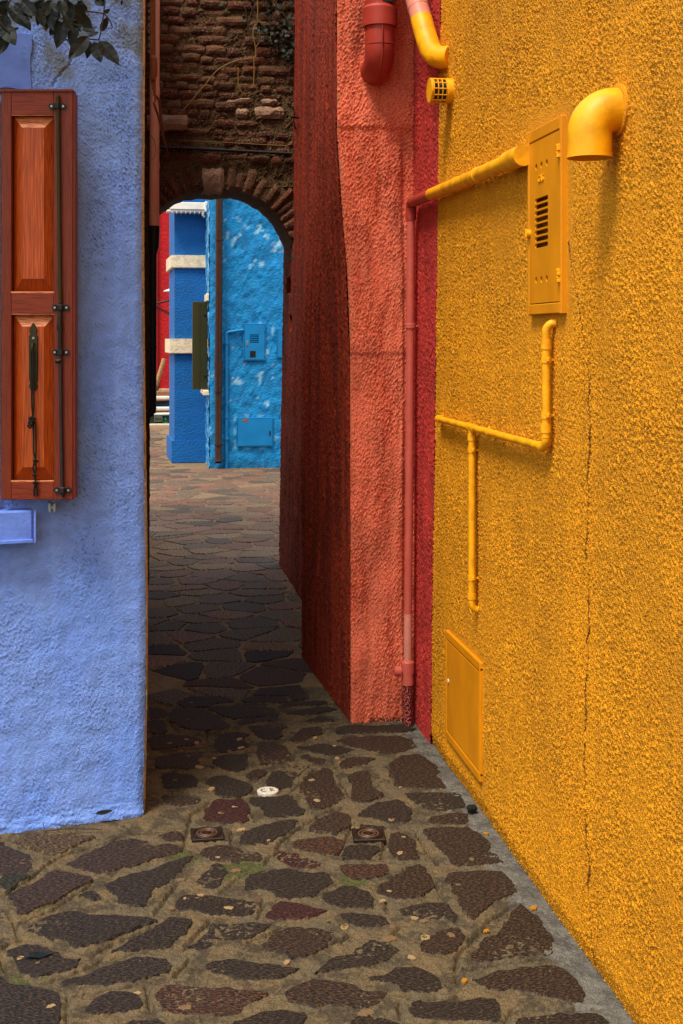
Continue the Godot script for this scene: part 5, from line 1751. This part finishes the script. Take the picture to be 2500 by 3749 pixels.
# ---------------------------------------------------------------- shutter, sill and bits on the lavender wall
func blue_fittings() -> void:
	var b: MB
	# local frame of the leaf: it stands open, facing the camera; s across (0..0.222), h up
	var o0 := P(-0.432, 0, 4.084); var right := Vector3(0.9882, 0, 0.153); var face_ := Vector3(-0.153, 0, 0.9882)
	var t := thing("window_shutter", o0 + Vector3(0, 1.05, 0), "varnished wooden panelled shutter standing open on the lavender wall", "shutter")
	var bs := Basis(right, Vector3.UP, face_)
	var L := func(s: float, h: float, w: float) -> Vector3: return o0 + right * s + Vector3.UP * h + face_ * w
	var wide := 0.222; var low := 1.052; var top := 2.314
	# stiles and rails (depth 0..-0.036)
	b = mb(); b.box(L.call(0.015, (low + top) / 2, -0.018), Vector3(0.016, (top - low) / 2, 0.018), bs, 0.002); put("stile", b, M.wood_stile, t)
	b = mb(); b.box(L.call(0.191, (low + top) / 2, -0.018), Vector3(0.030, (top - low) / 2, 0.018), bs, 0.002); put("stile", b, M.wood_stile, t)
	b = mb(); b.box(L.call(0.2235, (low + top) / 2, -0.024), Vector3(0.0035, (top - low) / 2 - 0.004, 0.020), bs, 0.001); put("rebate_edge", b, M.wood_stile, t)
	b = mb(); b.box(L.call(0.104, top + 0.003, -0.020), Vector3(0.118, 0.004, 0.024), bs, 0.001); put("drip_cap", b, M.wood_stile, t)
	for r in [[2.278, 0.036], [1.660, 0.033], [1.081, 0.029]]:
		b = mb(); b.box(L.call(0.096, r[0], -0.018), Vector3(0.066, r[1], 0.0175), bs, 0.002); put("rail", b, M.wood_rail, t)
	# raised panels with four sloping margins
	for p in [[1.696, 2.240], [1.112, 1.624]]:
		var h0: float = p[0]; var h1: float = p[1]; var s0 := 0.032; var s1 := 0.160
		var e0 := s0 + 0.030; var e1 := s1 - 0.028; var g0 := h0 + 0.038; var g1 := h1 - 0.036
		var pan := Node3D.new()
		pan.name = "panel"
		t.add_child(pan, true)
		b = mb(); b.box(L.call((e0 + e1) / 2, (g0 + g1) / 2, -0.016), Vector3((e1 - e0) / 2, (g1 - g0) / 2, 0.010), bs, 0.0015); put("field", b, M.wood_panel, pan)
		var zi := -0.008; var zo := -0.026
		var quads := [[[s0, h0], [s0, h1], [e0, g1], [e0, g0], M.wood_bevel], [[s1, h0], [s1, h1], [e1, g1], [e1, g0], M.wood_bevel], [[s0, h0], [s1, h0], [e1, g0], [e0, g0], M.wood_bevel], [[s0, h1], [s1, h1], [e1, g1], [e0, g1], M.wood_ledge]]
		for q in quads:
			b = mb()
			b.face([L.call(q[0][0], q[0][1], zo), L.call(q[1][0], q[1][1], zo), L.call(q[2][0], q[2][1], zi), L.call(q[3][0], q[3][1], zi)], face_)
			b.face([L.call(q[0][0], q[0][1], zo), L.call(q[1][0], q[1][1], zo), L.call(q[1][0], q[1][1], -0.032), L.call(q[0][0], q[0][1], -0.032)], face_)
			put("bevel", b, q[4], pan)
		b = mb(); b.box(L.call((s0 + s1) / 2, (h0 + h1) / 2, -0.034), Vector3((s1 - s0) / 2 + 0.004, (h1 - h0) / 2 + 0.004, 0.002), bs); put("back_board", b, M.wood_stile, pan)
		# dark bead round the panel
		b = mb(); b.box(L.call((s0 + s1) / 2, h0 - 0.003, -0.004), Vector3((s1 - s0) / 2 + 0.006, 0.003, 0.004), bs, 0.001); b.box(L.call((s0 + s1) / 2, h1 + 0.003, -0.006), Vector3((s1 - s0) / 2 + 0.006, 0.003, 0.004), bs, 0.001); put("bead", b, M.wood_ledge, pan)
	# bolt rod with its straps
	b = mb(); b.tube(pv([L.call(0.177, 2.30, 0.008), L.call(0.181, 1.9, 0.008), L.call(0.184, 1.66, 0.008)]), 0.0058, 10); put("bolt_rod", b, M.aged_brass, t)
	b = mb(); b.tube(pv([L.call(0.183, 1.66, 0.008), L.call(0.186, 1.3, 0.008), L.call(0.190, 1.062, 0.008)]), 0.0055, 10); put("bolt_rod", b, M.dull_steel, t)
	for p in [[0.174, 2.268], [0.184, 1.646], [0.184, 1.508], [0.190, 1.082]]:
		b = mb()
		b.box(L.call(p[0], p[1], 0.003), Vector3(0.019, 0.0085, 0.002), bs, 0.001)
		b.box(L.call(p[0], p[1], 0.011), Vector3(0.0085, 0.010, 0.006), bs, 0.003)
		for s in [-1.0, 1.0]:
			b.tube(pv([L.call(p[0] + s * 0.018, p[1], 0.0), L.call(p[0] + s * 0.018, p[1], 0.005)]), 0.0095, 12)
		var o := put("strap", b, M.black_iron, t)
		for s in [-1.0, 1.0]:
			b = mb(); b.tube(pv([L.call(p[0] + s * 0.018, p[1], 0.005), L.call(p[0] + s * 0.018, p[1], 0.0068)]), 0.0035, 10); put("screw", b, M.screw, o)
	b = mb()
	b.tube(pv([L.call(0.183, 1.625, 0.009), L.call(0.183, 1.60, 0.012), L.call(0.184, 1.585, 0.012), L.call(0.184, 1.572, 0.010), L.call(0.184, 1.50, 0.010)]), 0.008, 10, true, PackedFloat32Array([0.008, 0.007, 0.011, 0.007, 0.008]))
	b.tube(pv([L.call(0.172, 1.482, 0.012), L.call(0.178, 1.48, 0.014), L.call(0.187, 1.484, 0.012)]), 0.007, 8)
	put("bolt_knob", b, M.black_iron, t)
	# brass pull plate with a knotted cord
	b = mb()
	var q := PackedVector2Array()
	for p in [[0.0, 0.078], [0.006, 0.070], [0.012, 0.058], [0.012, 0.048], [0.009, 0.042], [0.014, 0.036], [0.014, -0.10], [0.010, -0.108], [0.014, -0.118], [0.010, -0.130], [0.0, -0.135]]:
		q.append(Vector2(p[0], p[1]))
	for i in range(q.size() - 2, 0, -1):
		q.append(Vector2(-q[i].x, q[i].y))
	b.poly(q, Transform3D(bs, L.call(0.098, 1.522, -0.006)), 0.005, 0.0015); put("pull_plate", b, M.aged_brass, t)
	b = mb(); b.tube(pv([L.call(0.099, 1.552, -0.001), L.call(0.099, 1.552, 0.002)]), 0.0038, 10); put("screw", b, M.screw, t)
	b = mb(); b.tube(pv([L.call(0.099, 1.535, 0.0), L.call(0.099, 1.533, 0.012), L.call(0.098, 1.515, 0.014), L.call(0.098, 1.505, 0.006)]), 0.004, 8); put("ring", b, M.aged_brass, t)
	for s in [-1.0, 1.0]:
		b = mb()
		b.tube(pv([L.call(0.098 + s * 0.003, 1.512, 0.012), L.call(0.099 + s * 0.003, 1.44, 0.012), L.call(0.099 + s * 0.003, 1.34, 0.008), L.call(0.100, 1.302, 0.008), L.call(0.104 + s * 0.0035, 1.285, 0.008), L.call(0.105 + s * 0.0035, 1.20, 0.007), L.call(0.107, 1.173, 0.008), L.call(0.104 + s * 0.005, 1.150, 0.008), L.call(0.106, 1.128, 0.008), L.call(0.108, 1.105, 0.008), L.call(0.107 + s * 0.0045, 1.085, 0.007), L.call(0.108 + s * 0.005, 1.064, 0.007)]), 0.0027, 8)
		put("cord", b, M.rope, t)
	for k in [[0.098, 1.302, 0.012], [0.094, 1.290, 0.010], [0.091, 1.280, 0.009], [0.108, 1.172, 0.0085], [0.106, 1.127, 0.008], [0.108, 1.104, 0.009], [0.098, 1.510, 0.006]]:
		b = mb()
		var c: Vector3 = L.call(k[0], k[1], 0.010)
		b.tube(pv([c + Vector3(-k[2] * 0.7, 0.002, 0), c + Vector3(0, k[2] * 0.5, k[2] * 0.5), c + Vector3(k[2] * 0.7, 0, 0), c + Vector3(0, -k[2] * 0.6, k[2] * 0.3), c + Vector3(-k[2] * 0.7, 0.002, 0)]), k[2] * 0.42, 8)
		put("knot", b, M.rope, t)
	# window sill
	t = thing("window_sill", W(0.5, 0.914), "lavender stone window sill under the wooden shutter", "sill")
	bs = Basis(LEFTWARD, Vector3.UP, OUTWARD)
	b = mb(); b.box(W(0.372 + 0.45, 0.966, 0.022), Vector3(0.45, 0.051, 0.036), bs, 0.006); put("slab", b, M.lavender_sill, t)
	b = mb(); b.box(W(0.372 + 0.45, 0.921, 0.060), Vector3(0.45, 0.006, 0.004), bs, 0.002); put("drip_edge", b, M.lavender_sill, t)
	b = mb(); b.box(W(0.366, 0.965, 0.059), Vector3(0.004, 0.052, 0.004), bs, 0.002); put("corner_bead", b, M.lavender_sill, t)
	# shutter catch
	t = thing("shutter_catch", W(0.31, 1.02), "small grey plastic shutter catch on the wall below the shutter", "catch")
	for s in [-1.0, 1.0]:
		b = mb(); b.box(W(0.312 + s * 0.0075, 1.020, 0.028), Vector3(0.0035, 0.014, 0.018), bs, 0.002); put("jaw", b, M.plastic_grey, t)
	b = mb(); b.box(W(0.312, 1.020, 0.020), Vector3(0.006, 0.005, 0.020), bs, 0.001); put("bridge", b, M.plastic_grey, t)

# ---------------------------------------------------------------- pipes and cables deep in the alley
func alley_fittings() -> void:
	var t := thing("downpipe", P(0.072, 1.08, 8.0), "terracotta downpipe with a black iron foot, left of the brick arch", "downpipe")
	var b := mb(); b.tube(pv([P(0.075, 3.95, 8.0), P(0.070, 2.2, 8.0)]), 0.030, 20); put("upper_pipe", b, M.terra_pipe, t)
	for hh in [3.08, 2.62]:
		b = mb(); ring(b, P(0.0705 + 0.001 * hh, hh, 8.0), Vector3.UP, 0.0315, 0.022); put("joint", b, M.terra_pipe, t)
	b = mb(); b.tube(pv([P(0.068, 2.245, 8.0), P(0.068, 2.235, 8.0), P(0.068, 2.19, 8.0), P(0.066, 2.12, 8.0), P(0.062, 2.07, 8.0), P(0.060, 1.12, 8.0), P(0.058, 1.09, 8.0)]), 0.03, 20, true, PackedFloat32Array([0.034, 0.037, 0.035, 0.034, 0.024, 0.0235, 0.021])); put("iron_foot", b, M.cast_black, t)
	b = mb(); b.tube(pv([P(0.058, 1.13, 8.0), P(0.05, 1.09, 8.0), P(0.01, 1.07, 8.0)]), 0.022, 14); put("foot_bend", b, M.cast_black, t)
	for hh in [1.5, 1.9]:
		b = mb(); ring(b, P(0.060, hh, 8.0), Vector3.UP, 0.0265, 0.010); put("clip", b, M.cast_black, t)
	# cable bundle with a junction box
	t = thing("cable_bundle", P(0.045, 2.8, 6.6), "brown cable bundle with a wrapped junction hanging by the downpipe", "cable")
	for k in 4:
		b = mb()
		b.tube(pv([P(0.042 + k * 0.007, 4.6, 6.6 + 0.01 * (k % 2)), P(0.040 + k * 0.0065, 3.4, 6.6), P(0.043 + k * 0.006, 3.02, 6.59), P(0.044 + k * 0.006, 2.84 - 0.03 * k, 6.58)]), 0.0042, 8)
		put("cable", b, M.wire_brown, t)
	b = mb(); b.tube(pv([P(0.054, 2.985, 6.57), P(0.054, 2.97, 6.57), P(0.055, 2.92, 6.57), P(0.055, 2.88, 6.57), P(0.052, 2.86, 6.57)]), 0.015, 14, true, PackedFloat32Array([0.008, 0.018, 0.020, 0.018, 0.008])); put("junction", b, M.wire_brown, t)
	for k in 9:
		b = mb(); var hh := 3.28 - k * 0.034
		b.tube(arc(P(0.034, hh, 6.59), Vector3.UP, Vector3.LEFT, 0.006, 8, -0.6, 3.6), 0.0014, 6); put("tie_loop", b, M.plastic_grey, t)
	b = mb(); b.tube(pv([P(0.062, 2.785, 6.58), P(0.085, 2.79, 6.75), P(0.105, 2.785, 7.4), P(0.125, 2.80, 8.05)]), 0.007, 10); put("branch_cable", b, M.wire_brown, t)
	b = mb(); b.tube(pv([P(0.055, 2.745, 6.58), P(0.080, 2.738, 6.9), P(0.125, 2.715, 7.6), P(0.16, 2.69, 8.1)]), 0.006, 10); put("branch_cable", b, M.wire_brown, t)
	b = mb(); b.tube(pv([P(0.042, 2.60, 6.7), P(0.062, 2.57, 6.72), P(0.066, 2.53, 6.72), P(0.060, 2.49, 6.72), P(0.042, 2.47, 6.7)]), 0.002, 6); put("loose_wire", b, M.wire_brown, t)
	# iron pipe and thin wire across the bricks
	t = thing("conduit", P(0.5, 2.74, 8.13), "dark iron conduit running across the bricks above the arch", "pipe")
	b = mb(); b.tube(pv([P(0.10, 2.750, 8.125), P(0.27, 2.748, 8.125), P(0.60, 2.738, 8.125), P(0.94, 2.728, 8.125)]), 0.0105, 12); put("pipe", b, M.black_iron, t)
	for x in [0.26, 0.42, 0.58, 0.74, 0.89]:
		b = mb(); ring(b, P(x, 2.748 - (x - 0.27) * 0.03, 8.125), Vector3.RIGHT, 0.0125, 0.006); put("clip", b, M.dull_steel, t)
	t = thing("thin_wire", P(0.5, 2.79, 8.13), "thin pale wire stretched just above the iron conduit", "wire")
	b = mb(); b.tube(pv([P(0.22, 2.797, 8.13), P(0.5, 2.790, 8.13), P(0.75, 2.782, 8.13), P(0.90, 2.778, 8.13), P(0.935, 2.79, 8.13), P(0.945, 2.83, 8.12)]), 0.0026, 6); put("wire", b, M.cable, t)
	var words := ["yellowish cable looped down from the top of the brick wall", "long yellowish cable slanting down to the left across the bricks", "short yellowish cable end hanging straight down the bricks", "short curled yellowish cable end on the bricks"]
	for k in CABLES.size():
		var c: Array = CABLES[k]
		var pts := PackedVector3Array()
		for i in range(0, c.size(), 2):
			pts.append(P(c[i] * 0.001, c[i + 1] * 0.001, 8.115))
		var cv := Curve3D.new()
		for i in pts.size():
			var tn := Vector3.ZERO
			if i > 0 and i < pts.size() - 1:
				tn = (pts[i + 1] - pts[i - 1]) / 6.0
			cv.add_point(pts[i], -tn, tn)
		cv.bake_interval = 0.02
		t = thing("hanging_cable", pts[pts.size() - 1], words[k], "cable")
		b = mb(); b.tube(cv.get_baked_points(), 0.0037, 8); put("cable", b, M.cable, t)
	# ivy on the right of the bricks
	t = thing("ivy", P(0.85, 3.2, 8.13), "dark small-leaved ivy at the top right of the brick wall", "plant")
	var lf := leaf_mesh(0.9, 0.15)
	b = mb()
	for k in 5:
		var x := 0.62 + 0.08 * k
		b.tube(pv([P(x, 4.4, 8.12), P(x + 0.03 * sin(k * 2.0), 3.8, 8.12), P(x + 0.05 * cos(k * 3.0), 3.45 + 0.1 * (k % 2) - 0.05 * k, 8.12)]), 0.003, 6)
	put("stem", b, M.stem, t)
	for k in 190:
		var x := 0.96 - absf(rng.randfn(0.0, 0.13))
		var h := 3.30 + absf(rng.randfn(0.0, 0.28)) + maxf(0.0, 0.9 - x) * 0.75
		if h > 4.4 or x < 0.45:
			continue
		var o := putm("leaf", lf, M.ivy if k % 3 else M.leaf_dark, t)
		o.transform = Transform3D(Basis.from_euler(Vector3(rng.randf_range(-1.2, 0.6), rng.randf_range(-0.8, 0.8), rng.randf_range(-3.0, 3.0))).scaled(Vector3.ONE * rng.randf_range(0.020, 0.036)), P(x, h, 8.12 - rng.randf() * 0.035) - org)

# a leaf of unit length along -y from the stalk, folded and curled; w relative width
func leaf_mesh(w: float, curl: float) -> ArrayMesh:
	var b := MB.new()
	var k := 6
	for side in [-1.0, 1.0]:
		for i in k:
			var q := []
			for e in [[i, 0.0], [i + 1, 0.0], [i + 1, 1.0], [i, 1.0]]:
				var s: float = float(e[0]) / k
				var hw: float = w * 0.5 * pow(sin(PI * pow(s, 0.85)), 0.8) if s < 1.0 else 0.0
				q.append(Vector3(side * hw * e[1], -s, 0.10 * w * e[1] * hw / maxf(w * 0.5, 0.01) - curl * s * s + 0.03 * sin(s * 9.0) * e[1]))
			b.face([q[0], q[1], q[2]], Vector3.BACK)
			b.face([q[0], q[2], q[3]], Vector3.BACK)
	return b.mesh()

# ---------------------------------------------------------------- small things on the ground
func ground_things() -> void:
	var b: MB
	var labels := ["small square iron drain cover nearer the lavender house", "small square iron drain cover nearer the yellow wall"]
	var at := [[0.198, 4.022, 0.02], [0.695, 3.940, -0.09]]
	for k in 2:
		var c := P(at[k][0], 0, at[k][1])
		var t := thing("drain_cover", c, labels[k], "drain cover", "iron drain covers")
		var bs := Basis(Vector3.UP, at[k][2])
		b = mb(); b.box(c + Vector3(0, 0.002, 0), Vector3(0.050, 0.006, 0.047), bs, 0.002); put("frame", b, M.rusty_cover, t)
		for r in [0.042, 0.031, 0.020]:
			b = mb(); b.tube(arc(c + Vector3(0, 0.0085, 0), Vector3.RIGHT, Vector3.BACK, r, 28, 0.0, TAU), 0.0036, 8, false); put("ring", b, M.worn_iron if r < 0.035 else M.rusty_cover, t)
		b = mb(); b.tube(pv([c + Vector3(0, 0.007, 0), c + Vector3(0, 0.011, 0), c + Vector3(0, 0.0125, 0)]), 0.01, 16, true, PackedFloat32Array([0.011, 0.011, 0.007])); put("boss", b, M.rusty_cover, t)
		for sx in [-1.0, 1.0]:
			for sz in [-1.0, 1.0]:
				b = mb(); b.box(c + bs * Vector3(sx * 0.043, 0.0085, sz * 0.040), Vector3(0.005, 0.002, 0.005), bs, 0.001); put("corner_stud", b, M.rusty_cover, t)
	# round marker with two letters
	var c := P(0.422, 0, 4.371)
	var t := thing("survey_marker", c, "round white marker disc lettered C E set in the paving", "marker")
	b = mb(); b.tube(pv([c + Vector3(0, -0.004, 0), c + Vector3(0, 0.007, 0), c + Vector3(0, 0.0085, 0)]), 0.036, 32, true, PackedFloat32Array([0.0365, 0.0365, 0.0345])); put("disc", b, M.marker_white, t)
	var ft := SystemFont.new()
	ft.font_names = PackedStringArray(["Droid Sans"])
	for k in 2:
		var tm := TextMesh.new()
		tm.font = ft
		tm.text = ["C", "E"][k]
		tm.font_size = 32
		tm.pixel_size = 0.00105
		tm.depth = 0.0014
		var o := putm("letter", tm, M.cast_black, t)
		o.rotation_degrees = Vector3(-90, 8, 0)
		o.position = Vector3(-0.016 + k * 0.030, 0.0088, 0.002 - k * 0.002)
	# fallen leaves and a scrap
	var lf := leaf_mesh(0.24, 0.06)
	var gl := [["green leaf lying against the foot of the lavender wall", W(0.175, 0.035, 0.022), Basis.from_euler(Vector3(-0.3, 0.15, 1.62)), 0.058, "leaf"], ["dark wet leaf on the paving at the lower left", P(-0.292, 0.009, 3.28), Basis.from_euler(Vector3(-1.5, 0.1, 1.7)), 0.075, "leaf_dark"]]
	for g in gl:
		t = thing("fallen_leaf", g[1], g[0], "leaf", "fallen leaves")
		var o := putm("blade", lf if g[4] == "leaf" else leaf_mesh(0.36, 0.05), M[g[4]], t)
		o.transform = Transform3D(g[2].scaled(Vector3.ONE * g[3]), Vector3.ZERO)
		b = mb(); b.tube(pv([g[1], g[1] + g[2] * Vector3(0, 0.2, 0.03) * g[3]]), 0.0008, 5); put("stalk", b, M.stem, t)
	t = thing("black_scrap", P(1.075, 0.0, 4.02), "black plastic scrap at the foot of the yellow wall", "scrap")
	b = mb(); b.box(P(1.062, 0.018, 4.075), Vector3(0.017, 0.010, 0.012), Basis.from_euler(Vector3(0.1, 0.2, -0.12)), 0.006); put("body", b, M.rope, t)
	b = mb(); b.box(P(1.062, 0.006, 4.075), Vector3(0.012, 0.007, 0.009), Basis.from_euler(Vector3(0.1, 0.2, -0.12)), 0.002); put("base", b, M.rope, t)
	# drift of dead plant bits along the wall foot
	t = thing("dry_twig", W(0.28, 0.0, 0.04), "thin dry twig lying along the foot of the lavender wall", "twig")
	b = mb(); b.tube(pv([W(0.335, 0.010, 0.05), W(0.27, 0.014, 0.062), W(0.20, 0.012, 0.085), W(0.165, 0.011, 0.10)]), 0.0016, 6); put("stick", b, M.stem, t)
	b = mb(); b.tube(pv([W(0.335, 0.010, 0.05), W(0.338, 0.028, 0.030)]), 0.0012, 6); put("side_shoot", b, M.stem, t)

# ---------------------------------------------------------------- vine overhanging the lavender wall
func vine() -> void:
	var t := thing("climbing_vine", W(0.35, 2.7, 0.2), "dark glossy vine hanging in front of the lavender wall, top left", "vine")
	var b: MB
	for s in STEMS:
		var cv := Curve3D.new()
		var n: int = s.size() / 3
		for i in n:
			var p := Vector3(s[i * 3], s[i * 3 + 1], s[i * 3 + 2]) * 0.001
			var tn := Vector3.ZERO
			if i > 0 and i < n - 1:
				tn = (Vector3(s[i * 3 + 3], s[i * 3 + 4], s[i * 3 + 5]) - Vector3(s[i * 3 - 3], s[i * 3 - 2], s[i * 3 - 1])) * 0.001 / 6.0
			cv.add_point(p, -tn, tn)
		cv.bake_interval = 0.012
		b = mb(); b.tube(cv.get_baked_points(), 0.0022, 7); put("stem", b, M.stem, t)
	var kinds := [leaf_mesh(0.46, 0.12), leaf_mesh(0.52, 0.05), leaf_mesh(0.42, 0.2)]
	var k := 0
	for l in LEAVES:
		var a := Vector3(l[0], l[1], l[2]) * 0.001; var e := Vector3(l[3], l[4], l[5]) * 0.001
		var y := (a - e).normalized()
		var z := Vector3(rng.randf_range(-0.5, 0.5), rng.randf_range(-0.1, 0.8), 1.0)
		var x := y.cross(z).normalized()
		z = x.cross(y).normalized()
		var len := a.distance_to(e) * 1.3
		var o := putm("leaf", kinds[k % 3], M.leaf_yellow if k == 18 else (M.leaf_dark if k % 3 == 0 else M.leaf), t)
		o.transform = Transform3D(Basis(x * len, y * len, z * len), a - org)
		k += 1
	for i in 26:
		var a := W(rng.randf_range(0.16, 0.56), 2.57 + absf(rng.randfn(0.0, 0.10)), rng.randf_range(0.28, 0.44))
		if a.y - 2.57 < (0.30 - (a.x + 0.45)) * -0.25:
			continue
		var y := Vector3(rng.randfn(0.0, 0.45), 1.0, rng.randfn(0.0, 0.4)).normalized()
		var z := Vector3(rng.randfn(0.0, 0.5), rng.randf_range(0.0, 0.8), 1.0)
		var x := y.cross(z).normalized()
		z = x.cross(y).normalized()
		var s := rng.randf_range(0.06, 0.085)
		var o := putm("leaf", kinds[i % 3], M.leaf_dark if i % 2 == 0 else M.leaf, t)
		o.transform = Transform3D(Basis(x * s, y * s, z * s), a - org)
	# the thick of the plant, above the picture, that shades the wall
	b = mb()
	var big := []
	for i in 700:
		var p := W(rng.randf_range(0.02, 1.5), 2.74 + absf(rng.randfn(0.0, 0.22)), rng.randf_range(0.05, 0.75))
		var y := Vector3(rng.randfn(0.0, 0.7), 1.0, rng.randfn(0.0, 0.6)).normalized()
		var z := Vector3(rng.randfn(0.0, 0.7), rng.randf_range(0.2, 1.0), 1.0)
		var x := y.cross(z).normalized()
		z = x.cross(y).normalized()
		var s := rng.randf_range(0.06, 0.10)
		big.append(Transform3D(Basis(x * s, y * s, z * s), p - org))
	var mm := MultiMesh.new()
	mm.transform_format = MultiMesh.TRANSFORM_3D
	mm.mesh = kinds[0]
	mm.instance_count = big.size()
	for i in big.size():
		mm.set_instance_transform(i, big[i])
	var mi := MultiMeshInstance3D.new()
	mi.name = "foliage"
	mi.multimesh = mm
	mi.material_override = M.leaf
	mi.set_meta("kind", "stuff")
	t.add_child(mi)
	b = mb()
	b.tube(pv([W(0.9, 2.6, 0.02), W(0.85, 2.95, 0.10), W(0.6, 3.0, 0.3), W(0.3, 2.95, 0.4), W(0.1, 2.85, 0.45)]), 0.012, 8)
	put("main_stem", b, M.stem, t)
